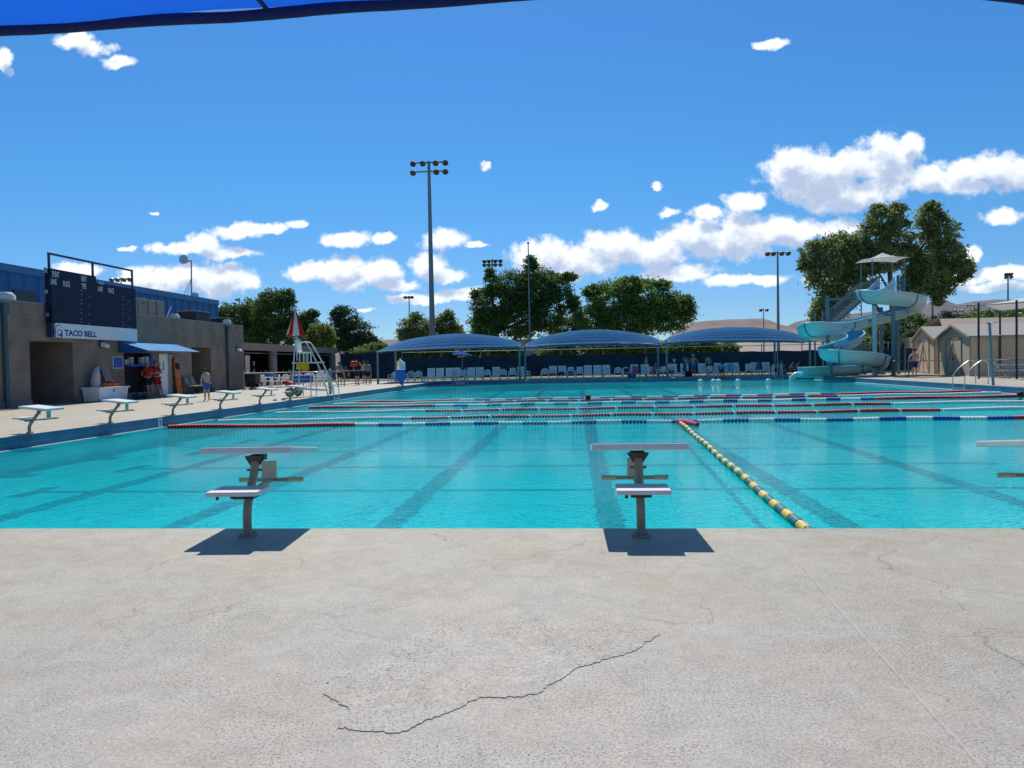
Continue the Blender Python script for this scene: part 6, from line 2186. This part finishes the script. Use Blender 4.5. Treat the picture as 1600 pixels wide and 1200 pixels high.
def pose_joints(pose):
    J = {'pelvis': (0, 0, .94), 'waist': (0, 0, 1.08), 'chest': (0, .01, 1.28), 'neck': (0, 0, 1.47), 'chin': (0, -.02, 1.54), 'head': (0, -.01, 1.62), 'crown': (0, .01, 1.70)}
    for s, n_ in ((-1, 'l'), (1, 'r')):
        J['sh' + n_] = (s * .17, 0, 1.40); J['el' + n_] = (s * .235, .03, 1.12); J['wr' + n_] = (s * .24, -.05, .88)
        J['hip' + n_] = (s * .09, 0, .88); J['kn' + n_] = (s * .10, -.02, .49); J['an' + n_] = (s * .105, .02, .09); J['toe' + n_] = (s * .12, -.15, .035)
    if pose in ('sit', 'sit_lean'):
        for k in list(J):
            if not k.startswith(('kn', 'an', 'toe', 'hip')):
                x, y, z = J[k]; J[k] = (x, y, z - .46)
        for s, n_ in ((-1, 'l'), (1, 'r')):
            J['hip' + n_] = (s * .09, -.03, .46); J['kn' + n_] = (s * .13, -.44, .50); J['an' + n_] = (s * .13, -.46, .09); J['toe' + n_] = (s * .14, -.62, .035)
            J['el' + n_] = (s * .24, -.08, .70); J['wr' + n_] = (s * .18, -.32, .62)
    if pose == 'sit_lean':
        for k in ('chest', 'neck', 'chin', 'head', 'crown', 'shl', 'shr', 'ell', 'elr', 'wrl', 'wrr'):
            x, y, z = J[k]; J[k] = (x, y - (z - .48) * .38, z - (z - .48) * .12)
    if pose == 'hip':          # right hand on the hip, the other bent to the chest
        J['elr'] = (.36, .06, 1.16); J['wrr'] = (.20, -.04, .99)
        J['ell'] = (-.26, .0, 1.14); J['wrl'] = (-.12, -.18, 1.22)
    if pose == 'fold':         # arms folded, leaning back, legs forward
        for s, n_ in ((-1, 'l'), (1, 'r')):
            J['el' + n_] = (s * .24, -.10, 1.14); J['wr' + n_] = (-s * .06, -.20, 1.18 + s * .03)
            J['kn' + n_] = (s * .09 + .02, -.20, .47); J['an' + n_] = (s * .07 + .02, -.36, .09); J['toe' + n_] = (s * .09, -.52, .06)
        for k in ('chest', 'neck', 'chin', 'head', 'crown', 'shl', 'shr', 'ell', 'elr', 'wrl', 'wrr'):
            x, y, z = J[k]; J[k] = (x, y + .06, z)
    if pose == 'back_hands':   # arms behind the back
        for s, n_ in ((-1, 'l'), (1, 'r')):
            J['el' + n_] = (s * .26, .08, 1.14); J['wr' + n_] = (s * .10, .16, .98)
            J['kn' + n_] = (s * .09, -.16, .47); J['an' + n_] = (s * .09, -.28, .09); J['toe' + n_] = (s * .10, -.44, .05)
    if pose == 'look_down':    # slightly stooped, hands in front
        for k in ('chest', 'neck', 'shl', 'shr'):
            x, y, z = J[k]; J[k] = (x, y - (z - 1.08) * .22, z - .01)
        for k in ('chin', 'head', 'crown'):
            x, y, z = J[k]; J[k] = (x, y - .16, z - .03)
        J['wrl'] = (-.14, -.26, .92); J['wrr'] = (.14, -.26, .92); J['ell'] = (-.23, -.08, 1.10); J['elr'] = (.23, -.08, 1.10)
    if pose == 'bend':
        for k in ('waist', 'chest', 'neck', 'chin', 'head', 'crown', 'shl', 'shr', 'ell', 'elr', 'wrl', 'wrr'):
            x, y, z = J[k]; d = z - .94; J[k] = (x, y - d * .45, z - abs(d) * .12)
    if pose == 'raise':
        J['ell'] = (-.30, -.05, 1.36); J['wrl'] = (-.16, -.12, 1.55)
    return {k: Vector(v) for k, v in J.items()}


def person(label, loc, rot, h=1.72, pose='stand', skin='skin_tan', hair='hair_dark', shirt=None, bottom='navycloth', fat=1.0, hat=None, long_hair=False, skirt=False, group=None, fingers=True, cap_m='whitecloth', legs_short=True):
    t = thing('person', label, 'person', loc, group)
    t.rotation_euler.z = R(rot)
    k = h / 1.74
    J = pose_joints(pose)
    V, E, Rr, idx = [], [], [], {}

    def add(n_, p, r_, par=None):
        idx[n_] = len(V); V.append(Vector(p) * k); Rr.append(tuple(q * k for q in r_) if isinstance(r_, tuple) else r_ * k)
        if par is not None:
            E.append((idx[par], idx[n_]))
    f = fat
    add('pelvis', J['pelvis'], .125 * f)
    add('waist', J['waist'], .115 * f, 'pelvis'); add('chest', J['chest'], .135 * f, 'waist')
    add('neck', J['neck'], .055, 'chest'); add('chin', J['chin'], .062, 'neck'); add('head', J['head'], .088, 'chin'); add('crown', J['crown'], .066, 'head')
    for n_ in 'lr':
        s = -1 if n_ == 'l' else 1
        add('sh' + n_, J['sh' + n_], .062 * f, 'chest'); add('el' + n_, J['el' + n_], .042 * f, 'sh' + n_); add('wr' + n_, J['wr' + n_], .028, 'el' + n_)
        d = (J['wr' + n_] - J['el' + n_]).normalized()
        side = d.cross(Vector((s, 0, 0)))
        if side.length < .1:
            side = Vector((0, 1, 0))
        side.normalize()
        palm = J['wr' + n_] + d * .07
        add('palm' + n_, palm, .030, 'wr' + n_)
        if fingers:
            for q, (off, ln) in enumerate(((-.028, .060), (-.010, .075), (.010, .070), (.028, .055))):
                b0 = palm + side * off + d * .03
                add('f%s%d' % (n_, q), b0, .0095, 'palm' + n_)
                add('g%s%d' % (n_, q), b0 + d * ln + side.cross(d) * .02 * s, .0075, 'f%s%d' % (n_, q))
            add('th' + n_, palm + side * -.045 + d * -.01, .010, 'palm' + n_); add('ti' + n_, palm + side * -.065 + d * .035, .008, 'th' + n_)
        add('hip' + n_, J['hip' + n_], .092 * f, 'pelvis'); add('kn' + n_, J['kn' + n_], .058 * f, 'hip' + n_)
        mid = J['kn' + n_].lerp(J['an' + n_], .35) + Vector((0, .015, 0)); add('cf' + n_, mid, .052 * f, 'kn' + n_)
        add('an' + n_, J['an' + n_], .034, 'cf' + n_); add('toe' + n_, J['toe' + n_], .032, 'an' + n_)
    skin_mesh('body', V, E, Rr, M[skin], t)
    # head details
    hd = J['head'] * k
    fd = (J['head'] - J['crown']).normalized()
    b = MB(); b.ball(hd + Vector((0, -.092 * k, -.012 * k)), .016 * k, 6, 0, (.8, 1.2, 1.4)); b.build_local('nose', M[skin], t)
    b = MB()
    for s in (-1, 1):
        b.ball(hd + Vector((s * .032 * k, -.080 * k, .012 * k)), .010 * k, 6)
    b.build_local('eyes', M['blackcloth'], t)
    b = MB(); b.ball(hd + Vector((0, -.082 * k, -.048 * k)), .016 * k, 6, 0, (1.3, .4, .35)); b.build_local('mouth', mat('lips', (.30, .10, .08), .6), t)
    b = MB()
    for s in (-1, 1):
        b.ball(hd + Vector((s * .088 * k, .01 * k, -.005 * k)), .022 * k, 6, 0, (.4, .8, 1.2))
    b.build_local('ears', M[skin], t)
    b = MB(); vs, fs = [], []
    b.ball(hd + Vector((0, .014 * k, .030 * k)), .104 * k, 12, 0, (.96, 1.04, .92))
    keep = []
    hv = [Vector(v) for v in b.v]
    for fc in b.f:
        c = sum((hv[i] for i in fc), Vector()) / 4 - hd
        if c.z > .035 * k or c.y > .0 and c.z > (-.09 if long_hair else -.045) * k:
            keep.append(fc)
    b.f = keep; b.mi = [0] * len(keep); b.sm = [True] * len(keep)
    b.v = [tuple(v + Vector((noise.noise(v * 30) * .006,) * 3)) for v in hv]
    if long_hair:
        b.tube([hd + Vector((0, .07 * k, .02 * k)), hd + Vector((0, .10 * k, -.08 * k)), hd + Vector((0, .09 * k, -.22 * k))], [.07 * k, .075 * k, .03 * k], 10)
    b.build_local('hair', M[hair], t)
    if hat:
        b = MB(); b.tube([hd + Vector((0, .01, .045 * k)), hd + Vector((0, .01, .09 * k)), hd + Vector((0, .01, .135 * k))], [.112 * k, .104 * k, .05 * k], 14)
        if hat == 'cap':
            b.slab([hd + Vector((-.08 * k, -.08 * k, .05 * k)), hd + Vector((.08 * k, -.08 * k, .05 * k)), hd + Vector((.06 * k, -.19 * k, .035 * k)), hd + Vector((-.06 * k, -.19 * k, .035 * k))], (0, 0, .012))
        elif hat == 'brim':
            b.tube([hd + Vector((0, .01, .045 * k)), hd + Vector((0, .01, .055 * k))], [.20 * k, .17 * k], 18)
        b.build_local('hat', M[cap_m], t)

    def garment(name, parts, m_):
        V2, E2, R2, ix = [], [], [], {}
        for (n_, p, r_, par) in parts:
            ix[n_] = len(V2); V2.append(Vector(p) * k); R2.append(r_ * k)
            if par:
                E2.append((ix[par], ix[n_]))
        skin_mesh(name, V2, E2, R2, m_, t)
    if shirt:
        pr = [('p', J['pelvis'], .142 * f, None), ('w', J['waist'], .135 * f, 'p'), ('c', J['chest'], .152 * f, 'w'), ('n', J['neck'] - Vector((0, 0, .03)), .07, 'c')]
        for n_ in 'lr':
            pr += [('s' + n_, J['sh' + n_], .080 * f, 'c'), ('e' + n_, J['sh' + n_].lerp(J['el' + n_], .75), .064 * f, 's' + n_)]
        garment('shirt', pr, M[shirt])
    if bottom:
        ln = .92 if legs_short else 1.0
        pr = [('p', J['pelvis'] + Vector((0, 0, .02)), .136 * f, None)]
        for n_ in 'lr':
            pr += [('h' + n_, J['hip' + n_], .108 * f, 'p'), ('k' + n_, J['hip' + n_].lerp(J['kn' + n_], .80), .088 * f, 'h' + n_)]
        if skirt:
            b = MB(); P_ = J['pelvis'] * k
            b.tube([P_ + Vector((0, 0, .1 * k)), P_, P_ + Vector((0, 0, -.25 * k)), P_ + Vector((0, 0, -.50 * k))], [.12 * k, .16 * k, .19 * k, .23 * k], 14, cap=False)
            b.build_local('skirt', M[bottom], t)
        else:
            garment('shorts', pr, M[bottom])
    return t


def build_local(s, name, m_, parent):
    me = bpy.data.meshes.new(name)
    me.from_pydata([tuple(v) for v in s.v], [], s.f)
    me.materials.append(m_); me.polygons.foreach_set('use_smooth', s.sm); me.update()
    o = bpy.data.objects.new(name, me); COL.objects.link(o); o.parent = parent
    return o


MB.build_local = build_local


def at(px, py):
    p = onz(px, py); return (p.x, p.y, 0)


# by the service window
p1_ = person('leaning lifeguard in red shirt, black shorts and white cap at the service window', (-20.0, 34.45, 0), 62, 1.70, 'back_hands', 'skin_tan', 'hair_brown', 'redcloth', 'blackcloth', 1.18, 'cap')
p2_ = person('lifeguard all in red with folded arms, leaning beside the colleague in the white cap', (-20.0, 35.2, 0), 62, 1.74, 'fold', 'skin_tan', 'hair_brown', 'redcloth', 'redcloth', 1.1, 'cap', cap_m='greycloth')
person('bare chested boy in blue swim shorts standing on the left deck', at(323.5, 627), 235, 1.36, 'look_down', 'skin_light', 'hair_dark', None, 'bluecloth', 1.12)
person('shirtless man in dark shorts seen from behind by the beige sheds, hand on hip', at(1429, 590.5), 185, 1.78, 'hip', 'skin_tan', 'hair_dark', None, 'navycloth', 1.05)
# left pavilion
PG = 'people under the pavilion'
person('person in dark top and pale blue skirt standing at the corner of the block building', at(397, 608), 120, 1.72, 'stand', 'skin_tan', 'hair_dark', 'blackcloth', 'palebluecloth', 1.15, None, True, True, PG, False)
crowd = [(408, 604, 'greycloth', 'seated person with grey shirt nearest the standing person in the blue skirt', 40, None), (416, 603, 'blackcloth', 'seated person in black left of the first pavilion column', -30, None),
         (424, 603, 'navycloth', 'seated person in navy right against the first pavilion column', 60, None), (443, 601, 'pinkcloth', 'seated person in pink just right of the first pavilion column', 10, None),
         (452, 601, 'blackcloth', 'seated person wearing a dark brimmed hat between the column and lifeguard stand', -20, 'brim'), (461, 602, 'greycloth', 'long haired person in grey seated left of the lifeguard stand', 20, None),
         (473, 602, 'redcloth', 'seated person in dark red right behind the umbrella pole', -10, None), (500, 600, 'pinkcloth', 'seated person in pink right of the yellow cloth', 30, None), (508, 599, 'navycloth', 'seated person in navy between yellow cloth and second column', -40, None),
         (541, 598, 'redcloth', 'seated person in dark red beside the railing left of the standing group', 30, None)]
for i, (px, py, sh, l, rz, ht) in enumerate(crowd):
    q = at(px, py - 2.5)
    person(l, q, rz, 1.66 + (i * 7 % 5) * .02, 'sit', ('skin_tan', 'skin_light', 'skin_brown')[i % 3], ('hair_dark', 'hair_brown')[i % 2], sh, 'navycloth', 1.1, ht, i % 2 == 1, False, PG, False, 'blackcloth')
person('person in white shirt and big dark hat seen from behind right of the second column', at(531, 603), 180, 1.62, 'stand', 'skin_light', 'hair_dark', 'greycloth', 'navycloth', 1.1, 'brim', False, False, PG, False, 'blackcloth')
person('person in black carrying something red over the shoulder by the end of the railing', at(558, 601.5), 160, 1.74, 'raise', 'skin_light', 'hair_brown', 'blackcloth', 'navycloth', 1.1, None, True, False, PG, False)
lump('red_float_bag', 'red bundle carried on the shoulder of the person in black', 'bag', 553, 51.2, 1.48, (.24, .16, .18), M['red'], 21)
person('person in tan top and dark shorts leaning on the end of the railing', at(575, 600.5), 200, 1.68, 'look_down', 'skin_tan', 'hair_dark', 'greycloth', 'blackcloth', 1.15, None, False, False, PG, False)
person('shirtless person standing just behind the one leaning on the railing end', at(569, 599), 150, 1.70, 'stand', 'skin_light', 'hair_brown', None, 'navycloth', 1.05, None, False, False, PG, False)
# far side
FG = 'people among the far chairs'


def far(label, px, Y, rot, h, pose, **kw):
    q = aty(px, 590, Y)
    return person(label, (q.x, Y, 0), rot, h, pose, group=FG, fingers=False, **kw)


far('shirtless person standing behind the loungers left of the canopy posts', 1010, 63.6, 70, 1.78, 'stand', skin='skin_light', bottom='navycloth')
far('person in maroon seated low beside the canopy post in the middle', 1024, 61.3, -30, 1.62, 'sit', skin='skin_tan', shirt='pinkcloth', bottom='blackcloth')
far('person in white seated on a chair under the white cone', 1048, 61.2, 20, 1.62, 'sit', skin='skin_tan', shirt='whitecloth', bottom='navycloth')
far('shirtless man with raised arm standing left of the man in the white cap', 1072, 62.9, 10, 1.70, 'raise', skin='skin_tan', bottom='navycloth', fat=1.1)
far('shirtless man in white cap and blue shorts standing behind the far loungers', 1083.5, 62.4, -10, 1.76, 'hip', skin='skin_tan', bottom='bluecloth', fat=1.2, hat='cap')
far('shirtless man in dark shorts bending over right of the two standing men', 1108, 61.9, 195, 1.80, 'bend', skin='skin_tan', bottom='blackcloth', fat=1.1)
far('person wrapped in a grey blue towel seated left of the striped towel', 1127, 61.1, 0, 1.64, 'sit', skin='skin_brown', shirt='palebluecloth', bottom='navycloth')
far('person leaning forward in a white chair nearest the small pool ladder', 1213, 60.9, 20, 1.64, 'sit_lean', skin='skin_tan', bottom='blackcloth')
far('person seated behind the thin bare pole at the right', 1221, 62.0, -20, 1.66, 'sit', skin='skin_tan', bottom='blackcloth')
far('person sitting by the slide exit with knees raised', 1234, 61.4, 60, 1.60, 'sit_lean', skin='skin_light', bottom='pinkcloth')
far('shirtless person seated closest to the slide exit', 1243, 61.5, 70, 1.68, 'sit_lean', skin='skin_tan', bottom='blackcloth')


# swimmers
def swimmer(label, px, py, hair='hair_dark', rot=0, skin='skin_tan'):
    p = onz(px, py, WZ)
    t = thing('swimmer', label, 'swimmer', (p.x, p.y, WZ - 1.46))
    t.rotation_euler.z = R(rot)
    J = pose_joints('stand')
    V = [J['chest'], J['neck'], J['chin'] + Vector((0, 0, .02)), J['head'] + Vector((0, 0, .02)), J['crown'] + Vector((0, 0, .02)), J['shl'], J['shr'], J['ell'] + Vector((-.15, -.2, .2)), J['elr'] + Vector((.15, -.2, .2)), J['shl'] + Vector((-.28, -.4, 0)), J['shr'] + Vector((.28, -.4, 0))]
    E = [(0, 1), (1, 2), (2, 3), (3, 4), (0, 5), (0, 6), (5, 7), (6, 8), (7, 9), (8, 10)]
    skin_mesh('body', V, E, [.13, .06, .07, .095, .07, .07, .07, .045, .045, .03, .03], M[skin], t)
    hd = V[3]
    b = MB(); b.ball(hd + Vector((0, .016, .02)), .118, 12, 0, (.95, 1.02, .98))
    hv = [Vector(v) for v in b.v]
    b.f = [fc for fc in b.f if (sum((hv[i] for i in fc), Vector()) / 4 - hd).z > .02 or (sum((hv[i] for i in fc), Vector()) / 4 - hd).y > -.02]
    b.mi = [0] * len(b.f); b.sm = [True] * len(b.f)
    b.build_local('hair', M[hair], t)
    return t


swimmer('dark haired swimmer with head above the water between the middle lane ropes', 919, 629, rot=160)
swimmer('dark haired swimmer at the far right next to the red end of a lane rope', 1594, 625, rot=200)
